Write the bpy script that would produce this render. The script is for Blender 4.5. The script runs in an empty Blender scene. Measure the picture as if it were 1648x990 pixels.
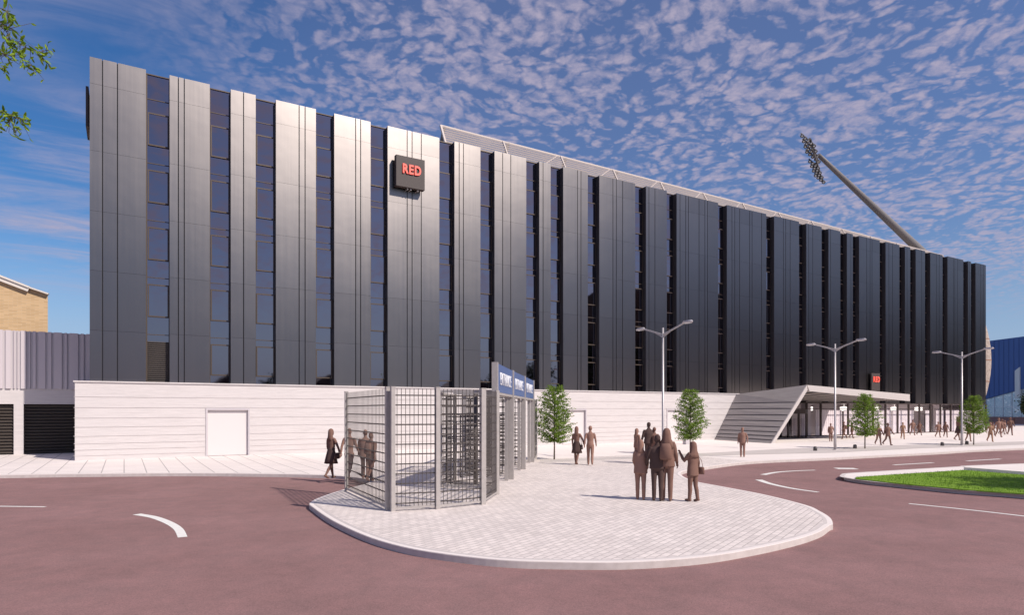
import bpy, bmesh, math, random
from mathutils import Vector, Matrix, noise
from mathutils.geometry import tessellate_polygon
C = bpy.context.scene
COL = C.collection
R = math.radians
random.seed(7)

# ------------------------------------------------------------------ camera
F = 1050.0; CX = 824.0; HY = 661.0; CAMH = 2.4
TH = math.atan(1050 / 1766)
cam = bpy.data.objects.new('camera', bpy.data.cameras.new('camera'))
COL.objects.link(cam)
cam.location = (0, 0, CAMH)
cam.rotation_euler = (R(90), 0, -TH)
cam.data.sensor_width = 36; cam.data.lens = 36 * F / 1648
cam.data.shift_y = (HY - 495) / 1648
cam.data.clip_end = 5000; cam.data.clip_start = 0.1
C.camera = cam

# ------------------------------------------------------------------ light and sky
SUN_AZ = R(27); SUN_EL = R(42)          # azimuth from -y towards +x
sdir = Vector((math.sin(SUN_AZ) * math.cos(SUN_EL), -math.cos(SUN_AZ) * math.cos(SUN_EL), math.sin(SUN_EL)))
sun = bpy.data.objects.new('sun', bpy.data.lights.new('sun', 'SUN'))
COL.objects.link(sun)
sun.data.energy = 4.0; sun.data.angle = R(0.55); sun.data.color = (1.0, 0.915, 0.82)
sun.rotation_euler = sdir.to_track_quat('Z', 'Y').to_euler()
sun.location = (0, -20, 60)

w = bpy.data.worlds.new('World'); C.world = w; w.use_nodes = True
nt = w.node_tree; nt.nodes.clear()
def N(nt, t, **kw):
    n = nt.nodes.new(t)
    for k, v in kw.items():
        if k.startswith('_'): setattr(n, k[1:], v)
        else: n.inputs[k.replace('__', ' ')].default_value = v
    return n
def L(nt, a, b): nt.links.new(a, b)
def M2(nt, op, a, b=None, c=None, clamp=False):
    n = nt.nodes.new('ShaderNodeMath'); n.operation = op; n.use_clamp = clamp
    for i, v in enumerate((a, b, c)):
        if v is None: continue
        if isinstance(v, (int, float)): n.inputs[i].default_value = v
        else: nt.links.new(v, n.inputs[i])
    return n.outputs[0]
def SS(nt, v, a, b):
    n = nt.nodes.new('ShaderNodeMapRange'); n.interpolation_type = 'SMOOTHSTEP'
    nt.links.new(v, n.inputs[0]); n.inputs[1].default_value = a; n.inputs[2].default_value = b
    return n.outputs[0]
sky = N(nt, 'ShaderNodeTexSky', _sky_type='NISHITA', _sun_disc=False, _sun_elevation=SUN_EL,
        _sun_rotation=R(180) - SUN_AZ, _air_density=1.0, _dust_density=0.5, _ozone_density=3.0)
bg1 = N(nt, 'ShaderNodeBackground', Strength=0.088)
hs = N(nt, 'ShaderNodeHueSaturation', Saturation=1.32, Value=1.0, Hue=0.508)
L(nt, sky.outputs[0], hs.inputs['Color']); L(nt, hs.outputs[0], bg1.inputs[0])
tc = N(nt, 'ShaderNodeTexCoord'); sp = N(nt, 'ShaderNodeSeparateXYZ'); L(nt, tc.outputs['Generated'], sp.inputs[0])
zz = M2(nt, 'MAXIMUM', sp.outputs[2], 0.03)
zc = M2(nt, 'ADD', zz, 0.12)
cb = N(nt, 'ShaderNodeCombineXYZ')
L(nt, M2(nt, 'DIVIDE', sp.outputs[0], zc), cb.inputs[0]); L(nt, M2(nt, 'DIVIDE', sp.outputs[1], zc), cb.inputs[1])
def noi(scale, detail=4, rough=.5, dist=0, src=None, loc=(0, 0, 0), rot=0, sc=(1, 1, 1)):
    mp = N(nt, 'ShaderNodeMapping'); mp.inputs['Location'].default_value = loc
    mp.inputs['Rotation'].default_value = (0, 0, R(rot)); mp.inputs['Scale'].default_value = sc
    L(nt, src or cb.outputs[0], mp.inputs[0])
    n = N(nt, 'ShaderNodeTexNoise', Scale=scale, Detail=detail, Roughness=rough, Distortion=dist)
    L(nt, mp.outputs[0], n.inputs['Vector']); return n.outputs[0]
# warped coordinates for the cloud cells
wn = N(nt, 'ShaderNodeTexNoise', Scale=2.2, Detail=5.0, Roughness=.6); L(nt, cb.outputs[0], wn.inputs['Vector'])
vm = N(nt, 'ShaderNodeVectorMath', _operation='MULTIPLY_ADD'); L(nt, wn.outputs['Color'], vm.inputs[0])
vm.inputs[1].default_value = (.28, .28, 0); L(nt, cb.outputs[0], vm.inputs[2])
vo = N(nt, 'ShaderNodeTexVoronoi', _feature='SMOOTH_F1', Scale=25.0, Smoothness=.5, Randomness=1.0)
vo.inputs['Detail'].default_value = 1.5; vo.inputs['Roughness'].default_value = .6
L(nt, vm.outputs[0], vo.inputs['Vector'])
fine = noi(34, 6, .65, 0.6)
mid = noi(2.2, 5, .6, 0.4)
thr = M2(nt, 'SUBTRACT', M2(nt, 'ADD', M2(nt, 'MULTIPLY', fine, .42), M2(nt, 'MULTIPLY', mid, .52)), M2(nt, 'MULTIPLY', vo.outputs['Distance'], .55))
cl = SS(nt, thr, -.25, .21)
# broad cover: where the sheet of small clouds lies
big = noi(.5, 3, .5, 0, loc=(3.1, 1.7, 0))
az = M2(nt, 'ARCTAN2', sp.outputs[0], sp.outputs[1])
cover = SS(nt, M2(nt, 'ADD', M2(nt, 'MULTIPLY', big, .5), M2(nt, 'MULTIPLY', az, .55)), .18, .58)
cover = M2(nt, 'MAXIMUM', cover, SS(nt, sp.outputs[1], .1, -.3))
low = SS(nt, M2(nt, 'ADD', sp.outputs[2], M2(nt, 'MULTIPLY', big, .08)), .13, .24)
cl = M2(nt, 'MULTIPLY', cl, M2(nt, 'ADD', .62, M2(nt, 'MULTIPLY', SS(nt, noi(26, 6, .7, .4), .35, .65), .38)))
cl = M2(nt, 'MULTIPLY', M2(nt, 'MULTIPLY', cl, cover), low)
haze_ = M2(nt, 'MULTIPLY', M2(nt, 'MULTIPLY', cover, low), .15)
# streaky veil on the left
st = noi(2.6, 7, .66, .8, rot=-78, sc=(.45, 1.6, 1), loc=(1.2, 0, 0))
st2 = noi(.9, 3, .5, 0, loc=(7.4, 2.2, 0))
veil = M2(nt, 'MULTIPLY', SS(nt, st, .40, .72), SS(nt, st2, .30, .56))
veil = M2(nt, 'MULTIPLY', veil, M2(nt, 'SUBTRACT', 1.1, cover, None, True))
veil = M2(nt, 'MULTIPLY', veil, SS(nt, sp.outputs[2], .08, .25))
fac = M2(nt, 'ADD', M2(nt, 'MULTIPLY', cl, .86), M2(nt, 'MULTIPLY', veil, .95), None, True)
fac = M2(nt, 'MAXIMUM', fac, haze_)
bgc = N(nt, 'ShaderNodeBackground', Color=(.52, .465, .60, 1), Strength=0.74)
bgh = N(nt, 'ShaderNodeBackground', Color=(.33, .44, .68, 1), Strength=0.80)
mh = N(nt, 'ShaderNodeMixShader'); L(nt, M2(nt, 'MULTIPLY', SS(nt, sp.outputs[2], .24, .0), .9), mh.inputs[0]); L(nt, bg1.outputs[0], mh.inputs[1]); L(nt, bgh.outputs[0], mh.inputs[2])
mx = N(nt, 'ShaderNodeMixShader'); L(nt, fac, mx.inputs[0]); L(nt, mh.outputs[0], mx.inputs[1]); L(nt, bgc.outputs[0], mx.inputs[2])
out = N(nt, 'ShaderNodeOutputWorld'); L(nt, mx.outputs[0], out.inputs[0])

C.view_settings.view_transform = 'Standard'; C.view_settings.look = 'None'
C.view_settings.exposure = 0.28; C.view_settings.gamma = 1; C.view_settings.use_curve_mapping = False
C.render.engine = 'CYCLES'
C.cycles.max_bounces = 6; C.cycles.transparent_max_bounces = 12

# ------------------------------------------------------------------ picking helpers
def gp(px, py, z=0.0):
    t = F * (CAMH - z) / (py - HY); X = (px - CX) / F * t
    return Vector((X * math.cos(TH) + t * math.sin(TH), -X * math.sin(TH) + t * math.cos(TH), z))
def wx(px, y): return y * math.tan(TH + math.atan((px - CX) / F))
def cz(X, t, z):          # camera right / forward metres -> world
    return Vector((X * math.cos(TH) + t * math.sin(TH), -X * math.sin(TH) + t * math.cos(TH), z))
def dp(px, py, t):        # pixel at forward depth t
    return cz((px - CX) / F * t, t, CAMH + (HY - py) / F * t)

# ------------------------------------------------------------------ materials
def mat(name, col, rough=.6, metal=0.0, spec=.5):
    m = bpy.data.materials.new(name); m.use_nodes = True
    b = m.node_tree.nodes['Principled BSDF']
    b.inputs['Base Color'].default_value = (*col, 1); b.inputs['Roughness'].default_value = rough
    b.inputs['Metallic'].default_value = metal; b.inputs['Specular IOR Level'].default_value = spec
    return m
def bsdf(m): return m.node_tree.nodes['Principled BSDF']
def coords(m, sc=(1, 1, 1), rot=(0, 0, 0), kind='Object'):
    t = m.node_tree; tc = t.nodes.new('ShaderNodeTexCoord'); mp = t.nodes.new('ShaderNodeMapping')
    mp.inputs['Scale'].default_value = sc; mp.inputs['Rotation'].default_value = rot
    t.links.new(tc.outputs[kind], mp.inputs[0]); return mp.outputs[0]
def vary(m, cols, scale=3, detail=6, rough=.6, sc=(1, 1, 1), lo=.3, hi=.7, bump=0, bdist=.01, rvar=None):
    t = m.node_tree; v = coords(m, sc)
    n = N(t, 'ShaderNodeTexNoise', Scale=scale, Detail=detail, Roughness=rough); L(t, v, n.inputs['Vector'])
    r = t.nodes.new('ShaderNodeValToRGB'); L(t, n.outputs[0], r.inputs[0])
    e = r.color_ramp.elements; e[0].position = lo; e[1].position = hi
    e[0].color = (*cols[0], 1); e[1].color = (*cols[-1], 1)
    for i, c in enumerate(cols[1:-1]):
        x = e.new(lo + (hi - lo) * (i + 1) / (len(cols) - 1)); x.color = (*c, 1)
    L(t, r.outputs[0], bsdf(m).inputs['Base Color'])
    if bump:
        b = N(t, 'ShaderNodeBump', Strength=bump, Distance=bdist); L(t, n.outputs[0], b.inputs['Height'])
        L(t, b.outputs[0], bsdf(m).inputs['Normal'])
    if rvar:
        mr = t.nodes.new('ShaderNodeMapRange'); L(t, n.outputs[0], mr.inputs[0]); mr.inputs[1].default_value = .3; mr.inputs[2].default_value = .7
        mr.inputs[3].default_value = rvar[0]; mr.inputs[4].default_value = rvar[1]; L(t, mr.outputs[0], bsdf(m).inputs['Roughness'])
    return r, n

# road: worn reddish asphalt, broad blotches and fine aggregate
m_road = mat('red_asphalt', (.3, .18, .18), .85, 0, .25)
t = m_road.node_tree; v = coords(m_road)
n1 = N(t, 'ShaderNodeTexNoise', Scale=.35, Detail=6, Roughness=.62); n2 = N(t, 'ShaderNodeTexNoise', Scale=55, Detail=3, Roughness=.7)
n3 = N(t, 'ShaderNodeTexNoise', Scale=2.2, Detail=8, Roughness=.72)
for n in (n1, n2, n3): L(t, v, n.inputs['Vector'])
r = t.nodes.new('ShaderNodeValToRGB'); L(t, n1.outputs[0], r.inputs[0])
r.color_ramp.elements[0].position = .3; r.color_ramp.elements[0].color = (.235, .138, .132, 1)
r.color_ramp.elements[1].position = .72; r.color_ramp.elements[1].color = (.295, .175, .17, 1)
mixa = N(t, 'ShaderNodeMix', _data_type='RGBA', _blend_type='MULTIPLY'); mixa.inputs[0].default_value = 1
r2 = t.nodes.new('ShaderNodeValToRGB'); L(t, n2.outputs[0], r2.inputs[0])
r2.color_ramp.elements[0].position = .3; r2.color_ramp.elements[0].color = (.72, .72, .72, 1)
r2.color_ramp.elements[1].position = .7; r2.color_ramp.elements[1].color = (1.25, 1.22, 1.22, 1)
mixb = N(t, 'ShaderNodeMix', _data_type='RGBA', _blend_type='MULTIPLY'); mixb.inputs[0].default_value = 1
r3 = t.nodes.new('ShaderNodeValToRGB'); L(t, n3.outputs[0], r3.inputs[0])
r3.color_ramp.elements[0].position = .32; r3.color_ramp.elements[0].color = (.86, .88, .88, 1)
r3.color_ramp.elements[1].position = .68; r3.color_ramp.elements[1].color = (1.10, 1.05, 1.05, 1)
L(t, r.outputs[0], mixa.inputs[6]); L(t, r2.outputs[0], mixa.inputs[7])
L(t, mixa.outputs[2], mixb.inputs[6]); L(t, r3.outputs[0], mixb.inputs[7]); L(t, mixb.outputs[2], bsdf(m_road).inputs['Base Color'])
b = N(t, 'ShaderNodeBump', Strength=.5, Distance=.006); L(t, n2.outputs[0], b.inputs['Height']); L(t, b.outputs[0], bsdf(m_road).inputs['Normal'])

def paving(name, c1, c2, cm, bw, bh, mort, rotz, off=.5):
    m = mat(name, c1, .75, 0, .3); t = m.node_tree; v = coords(m, rot=(0, 0, rotz))
    br = N(t, 'ShaderNodeTexBrick', Scale=1.0); br.offset = off
    br.inputs['Color1'].default_value = (*c1, 1); br.inputs['Color2'].default_value = (*c2, 1); br.inputs['Mortar'].default_value = (*cm, 1)
    br.inputs['Mortar Size'].default_value = mort; br.inputs['Mortar Smooth'].default_value = .3
    br.inputs['Brick Width'].default_value = bw; br.inputs['Row Height'].default_value = bh; L(t, v, br.inputs['Vector'])
    n = N(t, 'ShaderNodeTexNoise', Scale=.5, Detail=8, Roughness=.65); L(t, v, n.inputs['Vector'])
    rr = t.nodes.new('ShaderNodeValToRGB'); L(t, n.outputs[0], rr.inputs[0])
    rr.color_ramp.elements[0].position = .3; rr.color_ramp.elements[0].color = (.92, .915, .91, 1)
    rr.color_ramp.elements[1].position = .65; rr.color_ramp.elements[1].color = (1, 1, 1, 1)
    mx = N(t, 'ShaderNodeMix', _data_type='RGBA', _blend_type='MULTIPLY'); mx.inputs[0].default_value = 1
    L(t, br.outputs['Color'], mx.inputs[6]); L(t, rr.outputs[0], mx.inputs[7]); L(t, mx.outputs[2], bsdf(m).inputs['Base Color'])
    b = N(t, 'ShaderNodeBump', Strength=.4, Distance=.004, _invert=True); L(t, br.outputs['Fac'], b.inputs['Height']); L(t, b.outputs[0], bsdf(m).inputs['Normal'])
    return m
m_block = paving('pale_block_paving', (.80, .715, .675), (.66, .59, .56), (.40, .355, .335), .27, .135, .009, R(-25))
m_slab = paving('pale_slab_paving', (.80, .725, .69), (.75, .68, .65), (.42, .38, .37), .75, .75, .022, 0, 0)
m_plaza = mat('pale_plaza', (.74, .67, .64), .8, 0, .3); vary(m_plaza, ((.75, .675, .64), (.81, .735, .70)), .6, 8)
m_band = mat('grey_band', (.5, .45, .43), .8, 0, .3); vary(m_band, ((.50, .45, .43), (.57, .515, .49)), 1.5, 8)
m_kerb = mat('kerb_concrete', (.5, .45, .43), .8, 0, .3); vary(m_kerb, ((.52, .465, .445), (.62, .56, .54)), 6, 8, bump=.2)
m_paint = mat('white_paint', (.82, .80, .76), .6); vary(m_paint, ((.72, .70, .66), (.84, .82, .78)), 14, 6)
m_ground = mat('ground_soil', (.16, .15, .12), .9); vary(m_ground, ((.12, .13, .08), (.2, .18, .15)), .05, 6)
m_grass = mat('grass', (.09, .17, .02), .9, 0, .2); vary(m_grass, ((.12, .22, .015), (.19, .31, .03)), 2.5, 8, bump=.5, bdist=.03)
m_blade = mat('grass_blade', (.18, .31, .03), .8, 0, .2)

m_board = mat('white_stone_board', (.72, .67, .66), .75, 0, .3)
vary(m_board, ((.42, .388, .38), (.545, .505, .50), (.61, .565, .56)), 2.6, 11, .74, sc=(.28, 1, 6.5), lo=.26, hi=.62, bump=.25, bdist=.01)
m_boardshade = mat('shade_painted_board', (.56, .51, .49), .7); vary(m_boardshade, ((.33, .295, .28), (.39, .35, .335)), 2, 6, sc=(1, .4, 4))  # canopy cheek boards: their shade is painted in as a darker grey
m_door = mat('white_door', (.64, .59, .585), .5); m_doorframe = mat('door_frame_grey', (.50, .46, .48), .5)
# metal cladding: brushed, slightly uneven sheets
def cladding(name, col, rough):
    m = bpy.data.materials.new(name); m.use_nodes = True; t = m.node_tree; t.nodes.clear(); v = coords(m)
    gl = t.nodes.new('ShaderNodeBsdfAnisotropic'); gl.distribution = 'BECKMANN'
    n = N(t, 'ShaderNodeTexNoise', Scale=.28, Detail=3, Roughness=.5); L(t, v, n.inputs['Vector'])
    b = N(t, 'ShaderNodeBump', Strength=.06, Distance=.25); L(t, n.outputs[0], b.inputs['Height']); L(t, b.outputs[0], gl.inputs['Normal'])
    n2 = N(t, 'ShaderNodeTexNoise', Scale=1.0, Detail=5, Roughness=.6); L(t, coords(m, (6, 6, .12)), n2.inputs['Vector'])
    n3 = N(t, 'ShaderNodeTexNoise', Scale=.16, Detail=2, Roughness=.5); L(t, coords(m), n3.inputs['Vector'])
    ad = M2(t, 'ADD', M2(t, 'MULTIPLY', n2.outputs[0], .035), M2(t, 'MULTIPLY', n3.outputs[0], .05)); L(t, M2(t, 'ADD', ad, rough - .042), gl.inputs['Roughness'])
    oi = N(t, 'ShaderNodeNewGeometry'); mr2 = t.nodes.new('ShaderNodeMapRange'); L(t, oi.outputs['Random Per Island'], mr2.inputs[0])
    mr2.inputs[3].default_value = .95; mr2.inputs[4].default_value = 1.05
    mm = N(t, 'ShaderNodeMix', _data_type='RGBA', _blend_type='MULTIPLY'); mm.inputs[0].default_value = 1; mm.inputs[6].default_value = (*col, 1)
    L(t, mr2.outputs[0], mm.inputs[7]); L(t, mm.outputs[2], gl.inputs['Color'])
    di = N(t, 'ShaderNodeBsdfDiffuse', Color=(.006, .0055, .0055, 1)); mx = N(t, 'ShaderNodeAddShader'); L(t, gl.outputs[0], mx.inputs[0]); L(t, di.outputs[0], mx.inputs[1])
    o = t.nodes.new('ShaderNodeOutputMaterial'); L(t, mx.outputs[0], o.inputs[0]); return m
m_clad = cladding('grey_metal_cladding', (.235, .211, .201), .405)
m_clad2 = mat('pale_metal_cladding', (.56, .50, .52), .5, .0)
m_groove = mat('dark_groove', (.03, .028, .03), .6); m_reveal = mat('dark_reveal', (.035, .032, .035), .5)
m_glass = mat('dark_glass', (.245, .21, .235), .03, 1.0)
t = m_glass.node_tree; n = N(t, 'ShaderNodeTexNoise', Scale=.8, Detail=2); L(t, coords(m_glass), n.inputs['Vector'])
b = N(t, 'ShaderNodeBump', Strength=.05, Distance=.05); L(t, n.outputs[0], b.inputs['Height']); L(t, b.outputs[0], bsdf(m_glass).inputs['Normal'])
m_bronze = mat('bronze_frame', (.085, .062, .048), .45, .3); m_darkbronze = mat('dark_bronze', (.06, .042, .038), .45, .3)
m_louvre = mat('louvre_dark', (.062, .049, .042), .55, .0)
m_sign = mat('sign_dark', (.055, .04, .038), .6)
m_red = mat('sign_red', (.75, .10, .07), .4); bsdf(m_red).inputs['Emission Color'].default_value = (1, .12, .09, 1); bsdf(m_red).inputs['Emission Strength'].default_value = .55
m_redside = mat('sign_red_side', (.35, .01, .008), .5)
m_steel = mat('galvanised_steel', (.42, .385, .37), .5, .25); vary(m_steel, ((.38, .35, .335), (.46, .42, .405)), 8, 5)
m_mesh = mat('dark_mesh_bar', (.10, .085, .08), .5, .2)
m_blueboard = mat('blue_board', (.075, .12, .27), .5); m_white = mat('white_letter', (.82, .82, .85), .5)
m_pole = mat('lamp_grey', (.52, .48, .48), .4, .3); m_lens = mat('lamp_lens', (.75, .75, .78), .2)
m_brick = mat('yellow_brick', (.5, .34, .19), .85, 0, .2)
t = m_brick.node_tree; v = coords(m_brick, rot=(R(90), 0, 0))
br = N(t, 'ShaderNodeTexBrick', Scale=1.0); br.inputs['Color1'].default_value = (.60, .41, .23, 1); br.inputs['Color2'].default_value = (.48, .32, .17, 1)
br.inputs['Mortar'].default_value = (.55, .42, .28, 1); br.inputs['Brick Width'].default_value = .5; br.inputs['Row Height'].default_value = .10; br.inputs['Mortar Size'].default_value = .012
L(t, v, br.inputs['Vector']); L(t, br.outputs['Color'], bsdf(m_brick).inputs['Base Color'])
m_coping = mat('pale_coping', (.66, .60, .55), .7)
m_blue = mat('blue_cladding', (.055, .125, .36), .5, .1); m_bluedark = mat('blue_cladding_seam', (.03, .07, .2), .5)
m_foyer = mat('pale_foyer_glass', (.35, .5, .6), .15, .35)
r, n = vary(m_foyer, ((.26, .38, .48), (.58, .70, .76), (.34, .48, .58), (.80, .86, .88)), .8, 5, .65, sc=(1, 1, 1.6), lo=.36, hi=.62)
m_redwall = mat('red_brick_plinth', (.30, .17, .15), .8); m_slat = mat('pale_slat', (.55, .475, .44), .6, 0)
m_shell = mat('mesh_shell', (.42, .33, .28), .8); vary(m_shell, ((.26, .20, .17), (.50, .42, .37)), 3, 6)
m_rendergrey = mat('stand_wall', (.32, .3, .3), .8)
m_mast = mat('mast_steel', (.19, .17, .165), .6, 0); m_lampcase = mat('floodlight_case', (.10, .09, .09), .5, .3); m_lampglass = mat('floodlight_glass', (.8, .78, .74), .15, .3)
m_canopy = mat('canopy_panel', (.52, .47, .455), .6)
m_inner = mat('interior_plaster', (.72, .66, .68), .8); m_curtain = mat('pale_curtain', (.78, .71, .74), .9)
for q in (m_inner,): bsdf(q).inputs['Emission Color'].default_value = (1, .9, .85, 1); bsdf(q).inputs['Emission Strength'].default_value = .0
m_pend = mat('pendant_lit', (.9, .9, .85), .5); bsdf(m_pend).inputs['Emission Color'].default_value = (1, .93, .85, 1); bsdf(m_pend).inputs['Emission Strength'].default_value = 1.4
for q in (m_red, m_pend): q.cycles.emission_sampling = 'NONE'
m_clear = bpy.data.materials.new('clear_glass'); m_clear.use_nodes = True; t = m_clear.node_tree; t.nodes.clear()
gl = N(t, 'ShaderNodeBsdfGlossy', Roughness=.02, Color=(.85, .85, .9, 1)); tr = N(t, 'ShaderNodeBsdfTransparent', Color=(.97, .96, .97, 1))
fr = N(t, 'ShaderNodeLayerWeight', Blend=.5); mxs = N(t, 'ShaderNodeMixShader'); o = N(t, 'ShaderNodeOutputMaterial')
L(t, M2(t, 'ADD', M2(t, 'MULTIPLY', M2(t, 'POWER', fr.outputs[1], 4.0), .6), .04), mxs.inputs[0]); L(t, tr.outputs[0], mxs.inputs[1]); L(t, gl.outputs[0], mxs.inputs[2]); L(t, mxs.outputs[0], o.inputs[0])
m_bark = mat('bark', (.13, .095, .07), .9); vary(m_bark, ((.07, .05, .04), (.18, .14, .11)), 12, 6, sc=(1, 1, .3), bump=.6)
def leafmat(name, a, bcol, tr=.35):
    m = mat(name, a, .55, 0, .3); t = m.node_tree; g = N(t, 'ShaderNodeNewGeometry'); r = t.nodes.new('ShaderNodeValToRGB')
    L(t, g.outputs['Random Per Island'], r.inputs[0]); r.color_ramp.elements[0].color = (*a, 1); r.color_ramp.elements[1].color = (*bcol, 1)
    L(t, r.outputs[0], bsdf(m).inputs['Base Color'])
    tl = N(t, 'ShaderNodeBsdfTranslucent'); L(t, r.outputs[0], tl.inputs[0]); mx = N(t, 'ShaderNodeMixShader'); mx.inputs[0].default_value = tr
    o = t.nodes['Material Output']; L(t, bsdf(m).outputs[0], mx.inputs[1]); L(t, tl.outputs[0], mx.inputs[2]); L(t, mx.outputs[0], o.inputs[0])
    return m
m_leaf = leafmat('street_tree_leaf', (.10, .18, .022), (.27, .40, .05), .45)
m_leafbig = leafmat('foreground_leaf', (.13, .24, .02), (.32, .46, .04), .45)
m_leafdark = leafmat('dark_leaf', (.02, .035, .012), (.045, .07, .02), .15)
m_pl = mat('figure_light_brown', (.285, .165, .13), .9, 0, .1); m_pm = mat('figure_mid_brown', (.20, .115, .092), .9, 0, .1); m_pd = mat('figure_dark_brown', (.085, .055, .05), .9, 0, .1)
m_po = mat('figure_tan', (.36, .21, .14), .9, 0, .1)
m_house = mat('house_brick', (.16, .09, .06), .9); vary(m_house, ((.11, .06, .045), (.19, .11, .08)), 1.5, 6)
m_roof = mat('roof_tile', (.06, .05, .05), .8); m_winpane = mat('window_dark', (.04, .05, .06), .1)
m_block_b = mat('flats_brick', (.09, .06, .045), .9); vary(m_block_b, ((.065, .045, .035), (.11, .07, .05)), .4, 6)

# ------------------------------------------------------------------ mesh helpers
class MB:
    def __init__(s): s.v = []; s.f = []; s.m = []; s.mi = 0
    def add(s, vs, fs):
        o = len(s.v); s.v += [tuple(p) for p in vs]; s.f += [tuple(i + o for i in f) for f in fs]; s.m += [s.mi] * len(fs)
    def box(s, x0, x1, y0, y1, z0, z1):
        v = [(x, y, z) for z in (z0, z1) for y in (y0, y1) for x in (x0, x1)]
        s.add(v, [(0, 2, 3, 1), (4, 5, 7, 6), (0, 1, 5, 4), (2, 6, 7, 3), (0, 4, 6, 2), (1, 3, 7, 5)])
    def bar(s, a, b, w, h=None, up=Vector((0, 0, 1))):      # rectangular bar
        a = Vector(a); b = Vector(b); h = h or w; d = (b - a).normalized()
        if abs(d.dot(up)) > .99: up = Vector((0, 1, 0))
        x = d.cross(up).normalized() * w / 2; y = x.cross(d).normalized() * h / 2
        v = [p + i * x + j * y for p in (a, b) for i, j in ((-1, -1), (1, -1), (1, 1), (-1, 1))]
        s.add(v, [(0, 1, 2, 3), (7, 6, 5, 4), (0, 4, 5, 1), (1, 5, 6, 2), (2, 6, 7, 3), (3, 7, 4, 0)])
    def tube(s, pts, rad, n=10, cap=True):
        pts = [Vector(p) for p in pts]; rad = rad if isinstance(rad, (list, tuple)) else [rad] * len(pts)
        vs = []; px = None
        for i, p in enumerate(pts):
            d = (pts[min(i + 1, len(pts) - 1)] - pts[max(i - 1, 0)]).normalized()
            if px is None:
                u = Vector((0, 0, 1)) if abs(d.z) < .9 else Vector((1, 0, 0)); px = d.cross(u).normalized()
            else: px = (px - d * px.dot(d)).normalized()
            py = d.cross(px)
            for k in range(n):
                a = 2 * math.pi * k / n; vs.append(p + (px * math.cos(a) + py * math.sin(a)) * rad[i])
        fs = [(i * n + k, i * n + (k + 1) % n, (i + 1) * n + (k + 1) % n, (i + 1) * n + k) for i in range(len(pts) - 1) for k in range(n)]
        if cap: fs += [tuple(range(n))[::-1], tuple(range((len(pts) - 1) * n, len(pts) * n))]
        s.add(vs, fs)
    def loft(s, rings, n=18):       # rings: (cx,cy,cz,rx,ry)
        vs = []
        for cx, cy, z, rx, ry in rings:
            for k in range(n):
                a = 2 * math.pi * k / n; vs.append((cx + rx * math.cos(a), cy + ry * math.sin(a), z))
        m = len(rings)
        fs = [(i * n + k, i * n + (k + 1) % n, (i + 1) * n + (k + 1) % n, (i + 1) * n + k) for i in range(m - 1) for k in range(n)]
        fs += [tuple(range(n))[::-1], tuple(range((m - 1) * n, m * n))]
        s.add(vs, fs)
    def prism(s, poly, z0, z1):
        n = len(poly); vs = [(p[0], p[1], z0) for p in poly] + [(p[0], p[1], z1) for p in poly]
        tris = tessellate_polygon([[Vector((p[0], p[1], 0)) for p in poly]])
        fs = [tuple(i + n for i in t_) for t_ in tris] + [tuple(reversed(t_)) for t_ in tris] + [(i, (i + 1) % n, (i + 1) % n + n, i + n) for i in range(n)]
        s.add(vs, fs)
    def build(s, name, m, parent=None, smooth=False):
        me = bpy.data.meshes.new(name); me.from_pydata(s.v, [], s.f)
        ms = m if isinstance(m, (list, tuple)) else [m]
        for x in ms: me.materials.append(x)
        if len(ms) > 1: me.polygons.foreach_set('material_index', s.m)
        bm = bmesh.new(); bm.from_mesh(me); bmesh.ops.recalc_face_normals(bm, faces=bm.faces); bm.to_mesh(me); bm.free()
        if smooth: me.polygons.foreach_set('use_smooth', [True] * len(me.polygons))
        o = bpy.data.objects.new(name, me); COL.objects.link(o); o.parent = parent; return o
def tag(o, label=None, cat=None, group=None, kind=None):
    if label: o['label'] = label
    if cat: o['category'] = cat
    if group: o['group'] = group
    if kind: o['kind'] = kind
    return o
def thing(name, label, cat, loc=(0, 0, 0), rz=0, group=None):
    o = bpy.data.objects.new(name, None); COL.objects.link(o); o.location = loc; o.rotation_euler = (0, 0, rz)
    o.empty_display_size = .3
    return tag(o, label, cat, group)
def kids(o): return [c for c in bpy.data.objects if c.parent == o]
def copy_tree(o, parent=None, table={}):
    c = o.copy(); COL.objects.link(c); c.parent = parent
    if parent is None:
        for k in ('label', 'group'):
            if k in c: del c[k]
    for ch in kids(o): copy_tree(ch, c)
    return c
def text_mesh(body, h, width, depth, m, name, offs=0.0, gap=1.0):
    """letters on the xz plane facing -y, lower left at the origin, scaled to width x h"""
    cu = bpy.data.curves.new(name, 'FONT'); cu.body = body; cu.size = 1; cu.extrude = .05; cu.offset = offs; cu.space_character = gap; cu.resolution_u = 3
    o = bpy.data.objects.new(name, cu); COL.objects.link(o)
    dg = bpy.context.evaluated_depsgraph_get(); me = bpy.data.meshes.new_from_object(o.evaluated_get(dg))
    bpy.data.objects.remove(o); bpy.data.curves.remove(cu)
    xs = [v.co.x for v in me.vertices]; ys = [v.co.y for v in me.vertices]
    x0, x1, y0, y1 = min(xs), max(xs), min(ys), max(ys)
    for v in me.vertices:
        x, y, z = v.co; v.co = ((x - x0) / (x1 - x0) * width, -z / .05 * depth / 2, (y - y0) / (y1 - y0) * h)
    me.materials.clear()
    for x in (m if isinstance(m, list) else [m]): me.materials.append(x)
    if isinstance(m, list):
        for p in me.polygons: p.material_index = 0 if abs(p.normal.y) > .7 else 1
    me.update(); o = bpy.data.objects.new(name, me); COL.objects.link(o); return o
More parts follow.
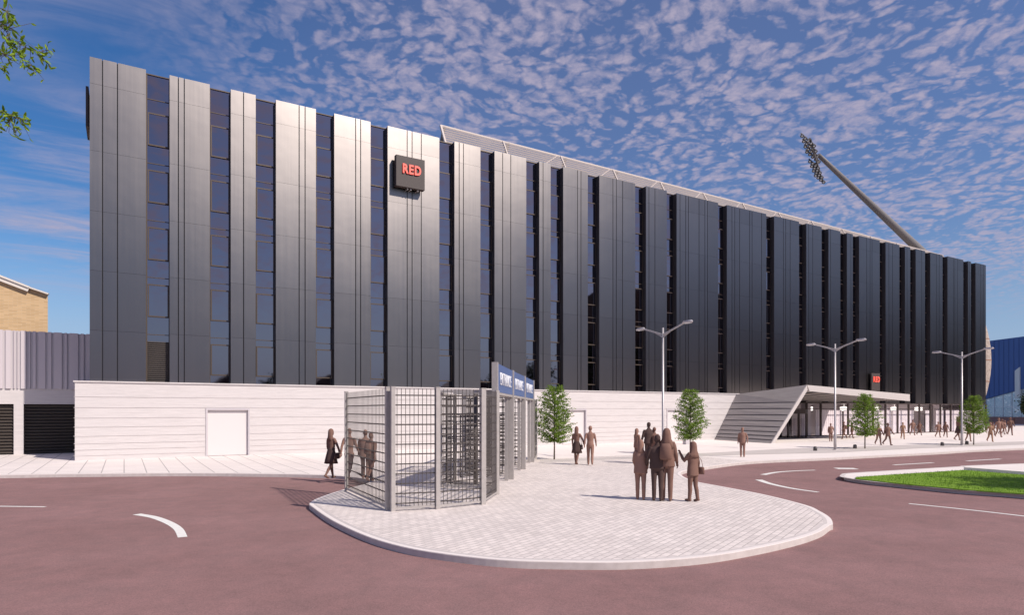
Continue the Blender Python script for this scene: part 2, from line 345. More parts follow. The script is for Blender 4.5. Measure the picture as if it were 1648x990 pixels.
def smooth_poly(pts, sub=6):
    out = []; n = len(pts)
    for i in range(n - 1):
        p0 = pts[max(i - 1, 0)]; p1 = pts[i]; p2 = pts[i + 1]; p3 = pts[min(i + 2, n - 1)]
        for k in range(sub):
            t_ = k / sub; out.append(.5 * ((2 * p1) + (p2 - p0) * t_ + (2 * p0 - 5 * p1 + 4 * p2 - p3) * t_ ** 2 + (3 * p1 - p0 - 3 * p2 + p3) * t_ ** 3))
    out.append(pts[-1]); return out

# ------------------------------------------------------------------ ground, road, pavement
mb = MB(); mb.add([(-1500, -1500, -.16), (1500, -1500, -.16), (1500, 1500, -.16), (-1500, 1500, -.16)], [(0, 1, 2, 3)])
tag(mb.build('ground', m_ground), kind='structure')
mb = MB(); mb.add([(-160, -22, -.12), (260, -22, -.12), (260, 60, -.12), (-160, 60, -.12)], [(0, 1, 2, 3)])
tag(mb.build('road', m_road), kind='structure')

left = [gp(*p) for p in ((-420, 774), (-200, 769), (0, 765), (150, 763), (300, 762), (430, 763), (520, 765), (560, 767.5), (588, 771), (599, 774.5))]
near0 = [(592, 778.5), (566, 785), (540, 792), (512, 802), (501, 808), (498.5, 812)]      # top edge
near1 = [(506, 826), (522, 838), (545, 852), (590, 873), (640, 889), (700, 901), (800, 913), (900, 917), (1013, 917), (1126, 909), (1211, 895), (1280, 879), (1318, 866), (1334, 855)]  # foot of the kerb
far0 = [(1339.5, 843), (1335, 833), (1320, 823.5), (1296, 813), (1228, 796), (1160, 783), (1123, 776), (1103, 769), (1095, 762), (1105, 757), (1135, 752), (1211, 743), (1340, 737), (1500, 729), (1648, 721.5), (2100, 706)]
pen = [gp(*p) for p in near0] + [gp(*p, -.12).xy.to_3d() for p in near1] + [gp(*p) for p in far0]
line = smooth_poly(left, 5) + smooth_poly(pen, 6)[1:]
line = [Vector((p.x, p.y, 0)) for p in line]
poly = line + [Vector((260, line[-1].y, 0)), Vector((260, 62, 0)), Vector((-160, 62, 0)), Vector((-160, line[0].y, 0))]
def inset(line, d):
    o = []
    for i, p in enumerate(line):
        a = line[max(i - 1, 0)]; b = line[min(i + 1, len(line) - 1)]; t_ = (b - a).normalized()
        o.append(p + Vector((-t_.y, t_.x, 0)) * d)
    return o
mb = MB(); mb.prism(poly, -.14, 0.0); tag(mb.build('pavement', m_plaza), kind='structure')
# kerb stones along the edge
kin = inset(line, .17); mb = MB(); z0, z1 = -.14, .006
for i in range(len(line) - 1):
    a, b, c, d = line[i], line[i + 1], kin[i + 1], kin[i]
    o_ = inset([a, b], -.012); a, b = o_
    mb.add([(a.x, a.y, z0), (b.x, b.y, z0), (b.x, b.y, z1 - .015), (a.x, a.y, z1 - .015), (c.x, c.y, z1), (d.x, d.y, z1)], [(0, 1, 2, 3), (3, 2, 4, 5)])
tag(mb.build('kerb', m_kerb), kind='structure')
# block paving of the peninsula and slabs on the left, laid 4 mm over the pavement
pin = inset(smooth_poly(pen, 6), .17)
blk = [p for p in pin if p.x < 26 and True]
kcut = [i for i, p in enumerate(blk) if p.x > 12 and p.y > 19]
e = blk[-1]
mb = MB(); mb.prism([Vector((p.x, p.y, 0)) for p in blk] + [Vector((26, 26.9, 0)), Vector((20, 26.8, 0)), Vector((8.0, 26.8, 0))], -.01, .004)
tag(mb.build('block_paving', m_block), kind='structure')
lin = inset(smooth_poly(left, 5), .17)
mb = MB(); mb.prism([Vector((p.x, p.y, 0)) for p in lin if p.x > -40] + [Vector((7.93, 26.8, 0)), Vector((7.93, 45, 0)), Vector((-40, 45, 0))], -.01, .004)
tag(mb.build('slab_paving', m_slab), kind='structure')
# grey band in the plaza
up = [gp(*p) for p in ((870, 741), (1020, 735), (1150, 729), (1250, 723.5), (1340, 720.5), (1480, 716), (1648, 711), (1900, 704))]
dn = [gp(*p) for p in ((1900, 707.5), (1648, 716), (1480, 722), (1340, 729), (1250, 731), (1150, 733.5), (1020, 738.5), (870, 744.5))]
mb = MB(); pl = up + dn; mb.add([(p.x, p.y, .008) for p in pl], [tuple(t_) for t_ in tessellate_polygon([[Vector((p.x, p.y, 0)) for p in pl]])])
tag(mb.build('plaza_band', m_band), kind='structure')

# traffic island with grass
top = [gp(*p) for p in ((2300, 860), (1900, 819), (1648, 796.5), (1545, 789), (1452, 780), (1400, 774.8), (1373, 770.8), (1360, 768.2), (1358.5, 766.5), (1361, 764.5), (1370, 762.5), (1443, 758), (1551, 751.6), (1648, 747), (2300, 724))]
isl = smooth_poly(top, 5)[::-1]
mb = MB(); mb.prism(isl, -.14, 0); tag(mb.build('island_pavement', m_plaza), kind='structure')
kin = inset(isl, -.14); mb = MB()
for i in range(len(isl) - 1):
    a, b, c, d = isl[i], isl[i + 1], kin[i + 1], kin[i]; a, b = inset([a, b], .012)
    mb.add([(a.x, a.y, -.14), (b.x, b.y, -.14), (b.x, b.y, -.008), (a.x, a.y, -.008), (c.x, c.y, .006), (d.x, d.y, .006)], [(0, 1, 2, 3), (3, 2, 4, 5)])
tag(mb.build('kerb', m_kerb), kind='structure')
g = [gp(*p, .02) for p in ((1377, 771), (1452, 779.2), (1545, 788), (1648, 795.4), (1900, 818), (2250, 850), (2250, 815), (1900, 784), (1648, 765), (1551, 757.2), (1452, 763.5), (1377, 768.6))]
mb = MB(); mb.prism(g, -.01, .03); tag(mb.build('grass_island', m_grass), kind='structure')
tris = tessellate_polygon([g]); mb = MB(); areas = [((g[b] - g[a]).cross(g[c] - g[a])).length / 2 for a, b, c in tris]
rg = random.Random(3)
for k in range(14000):
    a, b, c = rg.choices(tris, areas)[0]; u = math.sqrt(rg.random()); v_ = rg.random()
    p = g[a] * (1 - u) + g[b] * (u * (1 - v_)) + g[c] * (u * v_)
    if (p - Vector((20, 9, 0))).length > 26: continue
    an = rg.random() * 6.28; h = rg.uniform(.03, .07); wv = Vector((math.cos(an), math.sin(an), 0)) * .006; le = Vector((rg.gauss(0, .018), rg.gauss(0, .018), h))
    q = Vector((p.x, p.y, .028)); mb.add([q - wv, q + wv, q + le], [(0, 1, 2)])
tag(mb.build('grass_blades', m_blade), kind='stuff')
mb = MB(); pl = [gp(*p, .13) for p in ((1551, 752.3), (1648, 759.7), (1900, 778), (2250, 806), (2250, 745), (1900, 741), (1648, 751.5))]
pl = [Vector((p.x, p.y, 0)) for p in pl]; mb.prism(pl, -.05, .13); tag(mb.build('raised_paving', m_plaza), kind='structure')

# road markings: thin painted sheets
def mark(pts, wd, sub=6):
    pts = [gp(*p, -.116) for p in pts]; l = smooth_poly(pts, sub) if len(pts) > 2 else pts
    ws = wd if isinstance(wd, (list, tuple)) else None
    mb = MB(); vs = []
    for i, p in enumerate(l):
        a = l[max(i - 1, 0)]; b = l[min(i + 1, len(l) - 1)]; t_ = (b - a).normalized(); nn = Vector((-t_.y, t_.x, 0))
        ww = (ws[0] + (ws[1] - ws[0]) * i / (len(l) - 1)) if ws else wd
        vs += [p + nn * ww / 2, p - nn * ww / 2]
    mb.add(vs, [(2 * i, 2 * i + 1, 2 * i + 3, 2 * i + 2) for i in range(len(l) - 1)])
    return tag(mb.build('road_marking', m_paint), kind='structure')
mark([(-60, 815), (0, 815.3), (73, 816.2)], .12)
mark([(220, 828), (248, 833), (272, 842), (287, 852), (294, 865)], [.2, .17])
mark([(1221, 772.5), (1240, 779), (1275, 786.5), (1317, 792.5)], [.26, .14])
mark([(1228, 764.5), (1250, 760.5), (1280, 758.3), (1312, 757)], [.24, .15])
mark([(1345, 754.3), (1378, 754.6)], .62)
mark([(1438, 748.7), (1502, 745)], .2)
mark([(1556, 742.3), (1610, 739)], .2)
mark([(1463, 811), (1560, 821), (1660, 832.5)], .12)

# ------------------------------------------------------------------ main building
PX = [(-1.44, .95), (2.01, 3.89), (4.92, 6.18), (7.24, 9.43), (10.48, 12.65), (13.72, 17.13), (18.19, 20.07), (21.13, 23.61), (24.67, 25.62), (26.69, 28.86), (29.92, 33.36), (34.45, 36.61),
      (37.67, 42.38), (43.44, 48.43), (49.49, 52.96), (54.02, 56.3), (57.36, 59.22), (60.28, 61.25), (62.30, 65.85), (66.90, 69.44), (70.50, 71.50), (72.56, 74.42), (75.48, 78.05), (79.11, 82.6), (83.66, 84.36), (85.42, 87.88)]
GR = [(165, 189), (287, 296.5), (392,), (481.4, 491), (572.4, 580.4), (655.3, 663.2, 678), (739, 745.8), (809, 822), (874,), (929.3, 935), (986.4, 991.8, 1002), (1044.4, 1054),
      (1094.4, 1103.6, 1108, 1125, 1134.4, 1138.5), (1178, 1182.5, 1190.4, 1206.4, 1210.4, 1225.6), (1260.8, 1264.4, 1271.7), (1301.4, 1308), (1336.6,), (1369.3,), (1394.8, 1400.3, 1403.5), (1430.5, 1436.4),
      (1459.8,), (1483.3,), (1507, 1511.6), (1534.4, 1536.5, 1541.2), (1560,), (1578.3, 1582.6)]
YF = 37.8; YG = 38.22; ZT = 19.66; JZ = [18.37, 15.1, 12.16, 9.25, 6.32]; FT = [17.67 - 2.93 * i for i in range(5)]
bld = thing('office_building', 'long grey metal clad building with narrow dark window strips above a white boarded base', 'building', (0, YF, 0))
def bb(mb): # world coordinates to building space
    mb.v = [(x, y - YF, z) for x, y, z in mb.v]; return mb
def zbot(x): return 3.70 if x < 44 else 3.16
for i, ((x0, x1), gr) in enumerate(zip(PX, GR)):
    gx = [wx(q, YF) for q in gr]; gw = .05
    zb = zbot(x0)
    mb = MB(); mb.box(x0 + .004, x1 - .004, YF + .07, YG + .02, zb, ZT - .02)      # backing and dark returns
    o = bb(mb).build('cladding_backing', m_reveal, bld)
    mb = MB(); edges = [x0] + gx + [x1]
    for k in range(len(edges) - 1):
        a = edges[k] + (gw / 2 if k else 0); b = edges[k + 1] - (gw / 2 if k < len(edges) - 2 else 0)
        zs = [ZT] + JZ + [zb]
        for q in range(len(zs) - 1):
            mb.box(a, b, YF, YF + .066, zs[q + 1] + (.009 if q < len(zs) - 2 else 0), zs[q])
    p = bb(mb).build('cladding_panel', m_clad, bld)
    o.parent = p
# window strips
frames_left = 95; far = MB()
for i in range(25):
    a = PX[i][1]; b = PX[i + 1][0]; zb = zbot(PX[i + 1][0]); ztop = ZT - .06
    mb = MB(); mb.box(a - .01, b + .01, YG, YG + .05, zb, ztop); g_ = bb(mb).build('window_strip', m_glass, bld)
    mb = MB(); e = .012
    zl = [f - 2.58 for f in FT[:4]] + [18.37]
    for z in zl: mb.box(a, b, YG - .03, YG - .001, z - .018, z + .018)
    mb.box(a + .002, a + .07, YG - .05, YG - .031, zb, ztop); mb.box(a, b, YG - .06, YG - .001, ztop, ztop + .05)
    bb(mb).build('mullion', m_bronze if i < 11 else m_darkbronze, g_)
    for fi, ft in enumerate(FT):
        fb = ft - 1.68
        mb = MB(); mb.mi = 0
        if fi == 4 and i in (0,): continue
        xa, xb = a + .09, b - .02
        mb.box(xa, xb, YG - .075, YG - .03, ft - .065, ft); mb.box(xa, xb, YG - .075, YG - .03, fb, fb + .065)
        mb.box(xa, xa + .055, YG - .075, YG - .03, fb + .065, ft - .065); mb.box(xb - .055, xb, YG - .075, YG - .03, fb + .065, ft - .065)
        mb.mi = 1; mb.box(xa + .055, xb - .055, YG - .05, YG - .035, fb + .065, ft - .065)
        if i < 19: bb(mb).build('window', [m_bronze if i < 11 else m_darkbronze, m_glass], g_)
        else:
            far.mi = 0
            for f_, mi_ in zip(mb.f, mb.m): far.m.append(mi_)
            off = len(far.v); far.v += [(x, y - YF, z) for x, y, z in mb.v]; far.f += [tuple(q + off for q in f_) for f_ in mb.f]
tag(far.build('window', [m_darkbronze, m_glass], bld), kind='stuff')
mb = MB(); a, b = PX[0][1], PX[1][0]
mb.box(a + .07, b, YG - .04, YG - .005, 3.85, 5.94)
k = 4.0
while k < 5.9: mb.box(a + .1, b - .02, YG - .09, YG - .041, k, k + .045); k += .105
bb(mb).build('louvre', m_louvre, bld)
# body behind the skin
mb = MB(); mb.box(-1.43, 87.87, YG + .06, 43, 3.2, ZT - .05); mb.box(-1.43, 50, YG + .06, 43, 0, 3.2)
bb(mb).build('wall', m_clad, bld)
mb = MB(); mb.box(44.3, 87.9, YF + .01, YG + .05, 3.06, 3.15); mb.box(44.3, 87.9, YG + .07, 43, 3.1, 3.19); bb(mb).build('soffit', m_darkbronze, bld)

# white boarded base with its doors
YP = 37.4; XP0 = -2.02
rows = [3.76, 3.06, 2.54, 2.04, 1.60, 1.16, .80, .50, .22, -.02]
doors = [(3.66, 5.82), (26.33, 28.44), (36.21, 38.48)]
def slant(z): return 41.5 + (44.49 - 41.5) * z / 3.76
mb = MB()
for q in range(len(rows) - 1):
    z1, z0 = rows[q], rows[q + 1]
    segs = [XP0] + [v_ for d in doors for v_ in (d if z0 < 2.3 else ())] + [None]
    for s_ in range(0, len(segs) - 1, 2):
        xa = segs[s_]; xb = segs[s_ + 1]
        zt = z1
        y0t, y0b = YP + .012, YP
        xbt = xb if xb is not None else slant(zt); xbb = xb if xb is not None else slant(z0)
        vs = [(xa, y0b, z0), (xbb, y0b, z0), (xbt, y0t, zt), (xa, y0t, zt), (xa, YP + .3, z0), (xbb, YP + .3, z0), (xbt, YP + .3, zt), (xa, YP + .3, zt)]
        mb.add(vs, [(0, 1, 2, 3), (4, 7, 6, 5), (0, 3, 7, 4), (1, 5, 6, 2), (3, 2, 6, 7), (0, 4, 5, 1)])
bb(mb); pod = mb.build('base_wall', m_board, bld)
mb = MB()
for q in range(1, len(rows) - 1):   # thin projecting drips
    z = rows[q]; segs = [XP0 - .05] + [v_ for d in doors for v_ in (d if z < 2.5 else ())] + [slant(z)]
    for s_ in range(0, len(segs) - 1, 2): mb.box(segs[s_], segs[s_ + 1], YP - .008, YP + .05, z - .002, z + .010)
    mb.box(XP0 - .05, XP0 + .02, YP + .05, 44.2, z - .008, z + .016)
mb.box(XP0 - .06, 44.5, YP - .05, YF - .02, 3.762, 3.83); mb.box(XP0 - .06, PX[0][0] - .02, YF - .02, 44.2, 3.762, 3.83)
bb(mb).build('coping', m_board, pod)
mb = MB(); mb.box(XP0, -1.45, YP + .31, 44.2, 0, 3.755); bb(mb).build('end_wall', m_board, pod)
for (xa, xb) in doors:
    mb = MB(); mb.box(xa + .09, xb - .09, YP + .12, YP + .17, .02, 2.42); d_ = bb(mb).build('door', m_door, bld)
    mb = MB(); mb.box(xa, xa + .09, YP - .03, YP + .25, 0, 2.53); mb.box(xb - .09, xb, YP - .03, YP + .25, 0, 2.53)
    mb.box(xa + .09, xb - .09, YP - .03, YP + .25, 2.42, 2.53); bb(mb).build('door_frame', m_doorframe, d_)

# ground floor glazing on the right
YS = 37.75; ZS = 3.05
sf = MB(); ml = [44.6, 47.2, 51.7, 54.0, 56.1, 60.4, 64.6, 66.8, 69.0, 71.1, 73.2, 75.4, 77.5, 79.7, 81.8, 84.8, 87.8]
mb = MB()
for x in ml: mb.box(x - .09, x + .09, YS - .06, YS + .08, .08, ZS)
mb.box(44.4, 87.88, YS - .05, YS + .07, 0, .079); mb.box(44.4, 87.88, YS - .052, YS + .072, ZS + .001, ZS + .1)
for a, b in zip(ml[:-1], ml[1:]): mb.box(a + .09, b - .09, YS - .03, YS + .04, 2.52, 2.58)
mb.box(73.35, 75.25, YS - .04, YS + .05, 2.0, 2.06); mb.box(74.28, 74.34, YS - .04, YS + .05, .08, 2.0)
fr_ = bb(mb).build('shopfront_frame', m_darkbronze, bld)
for a, b in zip(ml[:-1], ml[1:]):
    mb = MB(); mb.add([(a + .09, YS, .08), (b - .09, YS, .08), (b - .09, YS, 2.52), (a + .09, YS, 2.52), (a + .09, YS, 2.58), (b - .09, YS, 2.58), (b - .09, YS, ZS), (a + .09, YS, ZS)], [(0, 1, 2, 3), (4, 5, 6, 7)]); bb(mb).build('pane', m_clear, fr_)
mb = MB(); mb.box(44.4, 87.8, 41.2, 41.3, 0, 3.05); mb.box(44.4, 44.5, 38, 41.2, 0, 3.05); mb.box(87.7, 87.8, 38, 41.2, 0, 3.05); mb.box(44.4, 87.8, 37.9, 41.3, 3.06, 3.09)
for x in (55.1, 67.9, 78.6): mb.box(x - .3, x + .3, 38.3, 38.9, 0, 3.05)
bb(mb).build('interior_wall', m_inner, bld)
mb = MB(); n = 0
for a, b in ((54.1, 54.7), (56.2, 60.2), (60.7, 64.4), (64.8, 68.8), (69.2, 73.0), (75.6, 76.4), (77.8, 79.3), (79.9, 87.4)):
    k = a
    while k < b: mb.box(k, k + .166, 38.35 + .015 * (n % 2), 38.40 + .015 * (n % 2), .05, 2.45); k += .165; n += 1
bb(mb).build('curtain', m_curtain, bld)
mb = MB()
for x in (56.8, 62.5, 68.3, 71.6, 76.4, 80.6):
    mb.loft([(x, 39.5, 2.35, .05, .05), (x, 39.5, 2.4, .38, .38), (x, 39.5, 2.75, .38, .38), (x, 39.5, 2.8, .05, .05)], 16); mb.tube([(x, 39.5, 2.8), (x, 39.5, 3.06)], .015, 6)
bb(mb).build('pendant_lamp', m_pend, bld, True)
# revolving door
mb = MB(); cx_, cy_, rr_ = 51.0, 36.95, 1.15
mb.loft([(cx_, cy_, 2.12, rr_, rr_), (cx_, cy_, 2.5, rr_, rr_)], 24)
for k in range(8):
    a = 2 * math.pi * k / 8 + .2; x = cx_ + rr_ * .96 * math.cos(a); y = cy_ + rr_ * .96 * math.sin(a); mb.box(x - .05, x + .05, y - .05, y + .05, 0, 2.12)
mb.loft([(cx_, cy_, 0, rr_, rr_), (cx_, cy_, .05, rr_, rr_)], 24)
bb(mb).build('revolving_door', m_darkbronze, bld)
mb = MB()
for k in range(3):
    a = 2 * math.pi * k / 3 + .5; mb.bar((cx_, cy_, .9), (cx_ + rr_ * .9 * math.cos(a), cy_ + rr_ * .9 * math.sin(a), .9), .04, 1.6)
bb(mb).build('door_leaf', m_clear, kids(bld)[0].parent and [c for c in kids(bld) if c.name == 'revolving_door'][0])

# entrance canopy: leaning boarded cheek, fascia and beams
can = thing('entrance_canopy', 'pale slanted entrance canopy with a leaning boarded side and ribbed underside', 'canopy', (44.5, 34.4, 0))
def cc(mb): mb.v = [(x - 44.5, y - 34.4, z) for x, y, z in mb.v]; return mb
def cheek(y, z): # outer leaning face
    return 40.45 + (44.5 - 40.45) * z / 4.3 + (y - 31.2) / 6.2 * 1.05 * (1 - min(z, 4.3) / 4.3)
zt = [4.34, 3.0, 2.53, 2.04, 1.60, 1.16, .80, .50, .22, 0]
mb = MB()
for q in range(len(zt) - 1):
    z1, z0 = zt[q], zt[q + 1] + .045 if q < len(zt) - 2 else zt[q + 1]
    k1, k0 = z1 * (3.76 / 4.34 if q == 0 else 1), z0
    zb1 = 3.76 if q == 0 else z1
    yf, yb = 31.2, YP - .03
    vs = []
    for th_ in (0, .22):
        vs += [(cheek(yf, z0) + th_ - .03, yf, z0), (cheek(yb, z0) + th_ - .03, yb, z0), (cheek(yb, zb1) + th_ , yb, zb1), (cheek(yf, z1) + th_, yf, z1)]
    mb.add(vs, [(0, 1, 2, 3), (7, 6, 5, 4), (0, 4, 5, 1), (1, 5, 6, 2), (2, 6, 7, 3), (3, 7, 4, 0)])
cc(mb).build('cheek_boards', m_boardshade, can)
mb = MB(); vs = []
for q in range(9):
    z = 4.1 * q / 8; zb_k = 3.6 * q / 8
    vs += [(cheek(31.3, z) + .13, 31.3, z), (cheek(YP - .06, zb_k) + .13, YP - .06, zb_k), (cheek(YP - .06, zb_k) + .2, YP - .06, zb_k), (cheek(31.3, z) + .2, 31.3, z)]
mb.add(vs, [(q * 4 + k, q * 4 + (k + 1) % 4, q * 4 + 4 + (k + 1) % 4, q * 4 + 4 + k) for q in range(8) for k in range(4)]); cc(mb).build('cheek_core', m_groove, can)
mb = MB()   # front raking edge of the cheek
vs = []
for yy in (31.1, 31.19): vs += [(cheek(31.2, 0) - .05, yy, 0), (cheek(31.2, 0) + .30, yy, 0), (cheek(31.2, 3.95) + .42, yy, 3.95), (cheek(31.2, 4.34), yy, 4.34)]
mb.add(vs, [(0, 1, 2, 3), (7, 6, 5, 4), (0, 4, 5, 1), (1, 5, 6, 2), (2, 6, 7, 3), (3, 7, 4, 0)]); cc(mb).build('raking_edge', m_canopy, can)
xr = 58.8; A = Vector((44.62, 31.12, 0)); B = Vector((xr, 31.12, 0))
def ftop(x): return 4.34 - (x - 44.6) / (xr - 44.6) * .53
mb = MB()
def quadbox(mb, p): mb.add(p, [(0, 1, 2, 3), (7, 6, 5, 4), (0, 4, 5, 1), (1, 5, 6, 2), (2, 6, 7, 3), (3, 7, 4, 0)])
quadbox(mb, [(44.85, 31.12, 3.88), (xr, 31.12, 3.22), (xr, 31.12, ftop(xr)), (44.6, 31.12, 4.338), (44.85, 31.3, 3.88), (xr, 31.3, 3.22), (xr, 31.3, ftop(xr)), (44.6, 31.3, 4.338)])
cc(mb).build('fascia', m_canopy, can)
mb = MB(); quadbox(mb, [(44.6, 31.3, 4.30), (xr, 31.3, 3.78), (xr + .2, YF - .05, 3.78), (44.7, YF - .05, 3.76), (44.6, 31.3, 4.338), (xr, 31.3, 3.81), (xr + .2, YF - .05, 3.81), (44.7, YF - .05, 3.80)])
cc(mb).build('roof_sheet', m_canopy, can)
mb = MB()
for k in range(8):
    x0_ = 45.3 + k * 1.9; z_ = 3.98 - (x0_ - 45) / 13.8 * .62
    mb.bar((x0_ + .5, 31.32, z_ - .02), (x0_ - .6, YF - .1, 3.30), .3, .11)
cc(mb).build('beam', m_kerb, can)
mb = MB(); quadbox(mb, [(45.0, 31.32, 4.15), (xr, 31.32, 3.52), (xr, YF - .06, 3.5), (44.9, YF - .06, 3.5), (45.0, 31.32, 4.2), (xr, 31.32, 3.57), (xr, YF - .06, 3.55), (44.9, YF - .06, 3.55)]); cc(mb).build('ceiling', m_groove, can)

# ------------------------------------------------------------------ signs on the building
def sign(name, label, x0, x1, y0, y1, z0, z1, lx0, lx1, lz0, lz1):
    s = thing(name, label, 'sign', ((x0 + x1) / 2, y1, z0))
    ox, oy, oz = s.location
    mb = MB(); mb.box(x0 - ox, x1 - ox, y0 - oy, y1 - oy, 0, z1 - oz); o = mb.build('sign_box', m_sign, s)
    bv = o.modifiers.new('b', 'BEVEL'); bv.width = .015; bv.segments = 2
    t_ = text_mesh('RED', lz1 - lz0, lx1 - lx0, .07, [m_red, m_redside], 'lettering', .032, 1.16); t_.parent = s; t_.location = (lx0 - ox, y0 - oy - .035, lz0 - oz)
    return s
s = sign('wall_sign', 'square dark sign box with glowing RED letters high on the brightest metal panel', 14.07, 15.93, 37.3, 37.62, 15.97, 17.84, 14.47, 15.66, 16.78, 17.36)
mb = MB()
for x in (-.05, .16, .62): mb.tube([(x - .1, -.2, 0), (x - .1, -.2, -.12)], .035, 8); mb.tube([(x - .1, -.2, -.06), (x - .1, .2, -.06)], .02, 8)
mb.build('bracket', m_steel, s)
s2 = sign('wall_sign', 'small brown RED sign standing above the flat end of the entrance canopy', 56.9, 58.2, 31.35, 31.5, 3.95, 5.3, 57.1, 58.1, 4.6, 5.05)
s2.location = (64.7, 37.68, 4.4); s2.scale = (1.12, 1, 1.28)
for q in kids(s2):
    if q.name.startswith('lettering'): q.scale.y = .3; q.location.y -= .01
e = thing('end_sign', 'dark sign box projecting from the left end wall of the metal building near the roof', 'sign', (-1.45, 39.2, 16.4))
mb = MB(); mb.box(-.17, -.05, -1, 1, 0, 1.95); mb.build('sign_box', m_sign, e); mb = MB(); mb.box(-.05, 0.02, -.1, .1, .4, .5); mb.box(-.05, .02, -.1, .1, 1.4, 1.5); mb.build('bracket', m_steel, e)

# ------------------------------------------------------------------ stadium stand and its slatted roof behind
st = thing('stadium_stand', 'stadium stand behind the metal building with a pale slatted sloping roof edge', 'stand', (55, 46, 0))
def sc_(mb): mb.v = [(x - 55, y - 46, z) for x, y, z in mb.v]; return mb
mb = MB(); mb.box(20.6, 93, 43.2, 62, 0, 18.9); sc_(mb).build('stand_wall', m_rendergrey, st)
SX0, SX1 = 20.5, 93.0
def scr(x, k):       # k 0 bottom .. 1 top
    f_ = (x - SX0) / (SX1 - SX0)
    return Vector((x, 42.4 + 2.6 * k, 19.0 + (4.9 - 1.0 * f_) * k))
mb = MB(); ns = 22
for q in range(ns):
    k = (q + .5) / ns
    a, b = scr(SX0, k), scr(SX1, k); mb.bar(a, b, .05, .115, up=Vector((0, -.4, 1)))
o = sc_(mb).build('roof_slats', m_slat, st)
mb = MB(); off = Vector((0, -.05, .02))
mb.bar(scr(SX0, 0), scr(SX0, 1.0), .14, .14); mb.bar(scr(SX0, 1.0), scr(SX1, 1.0), .12, .12)
x = 25.9
while x < SX1:
    mb.bar(scr(x, 0) + off, scr(x, 1) + off, .10, .07); mb.bar(scr(x + .4, .25) + off, scr(min(x + 5.3, SX1), 1) + off, .09, .06); x += 5.6
sc_(mb).build('roof_frame', m_slat, st)
mb = MB(); x = SX0 + .3
while x < SX1:
    mb = MB(); mb.bar(scr(x, 1), (x, 47.5, 19.0), .2); mb.bar(scr(x, .02), (x, 44.4, 18.8), .2); sc_(mb).build('roof_strut', m_mast, st); x += 5.6

# floodlight mast
fm = thing('floodlight_mast', 'tall leaning steel floodlight mast with two banks of lamps above the stadium roof', 'floodlight')
tip = dp(1318, 250, 76); base = dp(1470, 393, 97); d_ = (base - tip); foot = tip + d_ * ((tip.z - 24.4) / (tip.z - base.z))
fm.location = foot; mb = MB(); n = 14
print('MASTFOOT', foot); pts = [foot + (tip - foot) * (k / n) for k in range(n + 1)]
mb.tube([p - foot for p in pts], [.80 - .56 * (k / n) for k in range(n + 1)], 24); mb.build('mast', m_mast, fm, True)
mb = MB(); mb.prism([(-3.2, -2.5), (1.6, -2.5), (1.6, 3), (-3.2, 3)], -24.4, .2); mb.build('pylon', m_rendergrey, fm)
# lamp banks: rows of lamps on an inclined frame
r_ = Vector((math.cos(TH), -math.sin(TH), 0)); fw = Vector((math.sin(TH), math.cos(TH), 0))
def bank(p0, p1, rowdir, rows_, cols, lw):
    """p0..p1 spine ends (world); rows run along rowdir"""
    f = MB(); f.tube([p0 - foot, p1 - foot], .13, 10); fo = None
    lam = []
    for i in range(rows_):
        c = p0 + (p1 - p0) * ((i + .5) / rows_)
        a = c - rowdir * lw[0]; b = c + rowdir * lw[1]; f.bar(a - foot, b - foot, .1, .1)
        for j in range(cols):
            q = a + (b - a) * ((j + .5) / cols); lam.append(q - foot)
    fo = f.build('lamp_frame', m_lampcase, fm)
    for q in lam:
        m_ = MB(); m_.mi = 0; dn = Vector((-.55, -.35, -.75)).normalized(); q2 = q + dn * .32
        m_.tube([q - dn * .02, q + dn * .16, q2], [.07, .17, .22], 8); m_.mi = 1; m_.tube([q2, q2 + dn * .02], .12, 8); m_.build('floodlight', [m_lampcase, m_lampglass], fo, True)
rowd = (r_ * .80 - Vector((0, 0, .60)) + fw * .1).normalized()
bank(dp(1304, 224, 74), dp(1314, 258, 76), rowd, 4, 5, (1.55, .7))
bank(dp(1312, 262, 75.5), dp(1324, 292, 76.5), rowd, 4, 4, (1.15, .5))
mb = MB(); mb.tube([dp(1303, 222, 74) - foot, dp(1324, 292, 76.5) - foot], .1, 8); mb.build('lamp_post', m_mast, fm)

# ------------------------------------------------------------------ building on the left
lb = thing('service_block', 'low block on the left with dark louvred bays below pale ribbed metal', 'building', (-10, 44.2, 0))
YL = 44.2
def lc(mb): mb.v = [(x + 10, y - YL, z) for x, y, z in mb.v]; return mb
zc0 = CAMH + (HY - 627) / F * 36.5; zc1 = CAMH + (HY - 536) / F * 36.5; ZLV = 2.75
bays = [(wx(38, YL), XP0 + .3), (wx(-70, YL), wx(22, YL)), (wx(-180, YL), wx(-86, YL)), (wx(-290, YL), wx(-196, YL))]
mb = MB(); mb.box(-34, -1.43, YL, YL + .4, ZLV, zc0)
ed = [-34] + [v_ for b_ in reversed(bays) for v_ in b_]
for a, b in zip(ed[0::2], ed[1::2]): mb.box(a, b, YL - .001, YL + .4, 0, ZLV - .001)
mb.box(-34, -1.43, YL + .5, 56, 0, zc1 - .1)
lc(mb).build('wall', m_board, lb)
for a, b in bays:
    mb = MB(); mb.box(a, b, YL + .3, YL + .34, 0, ZLV); k = .1
    while k < ZLV - .1: mb.add([(a, YL + .12, k), (b, YL + .12, k), (b, YL + .26, k + .09), (a, YL + .26, k + .09), (a, YL + .12, k - .02), (b, YL + .12, k - .02)], [(0, 1, 2, 3), (4, 5, 1, 0)]); k += .17
    lc(mb).build('louvre', m_louvre, lb)
mb = MB(); rx = [7, 20, 26, 31.5, 44.5, 51, 60, 75.5, 85, 102, 110, 128, 137, 150]
ex = [-34 + i * 1.3 for i in range(14)]; ex = [x for x in ex if x < wx(-10, YL)] + [wx(q, YL) for q in rx[:-1]] + [-1.44]
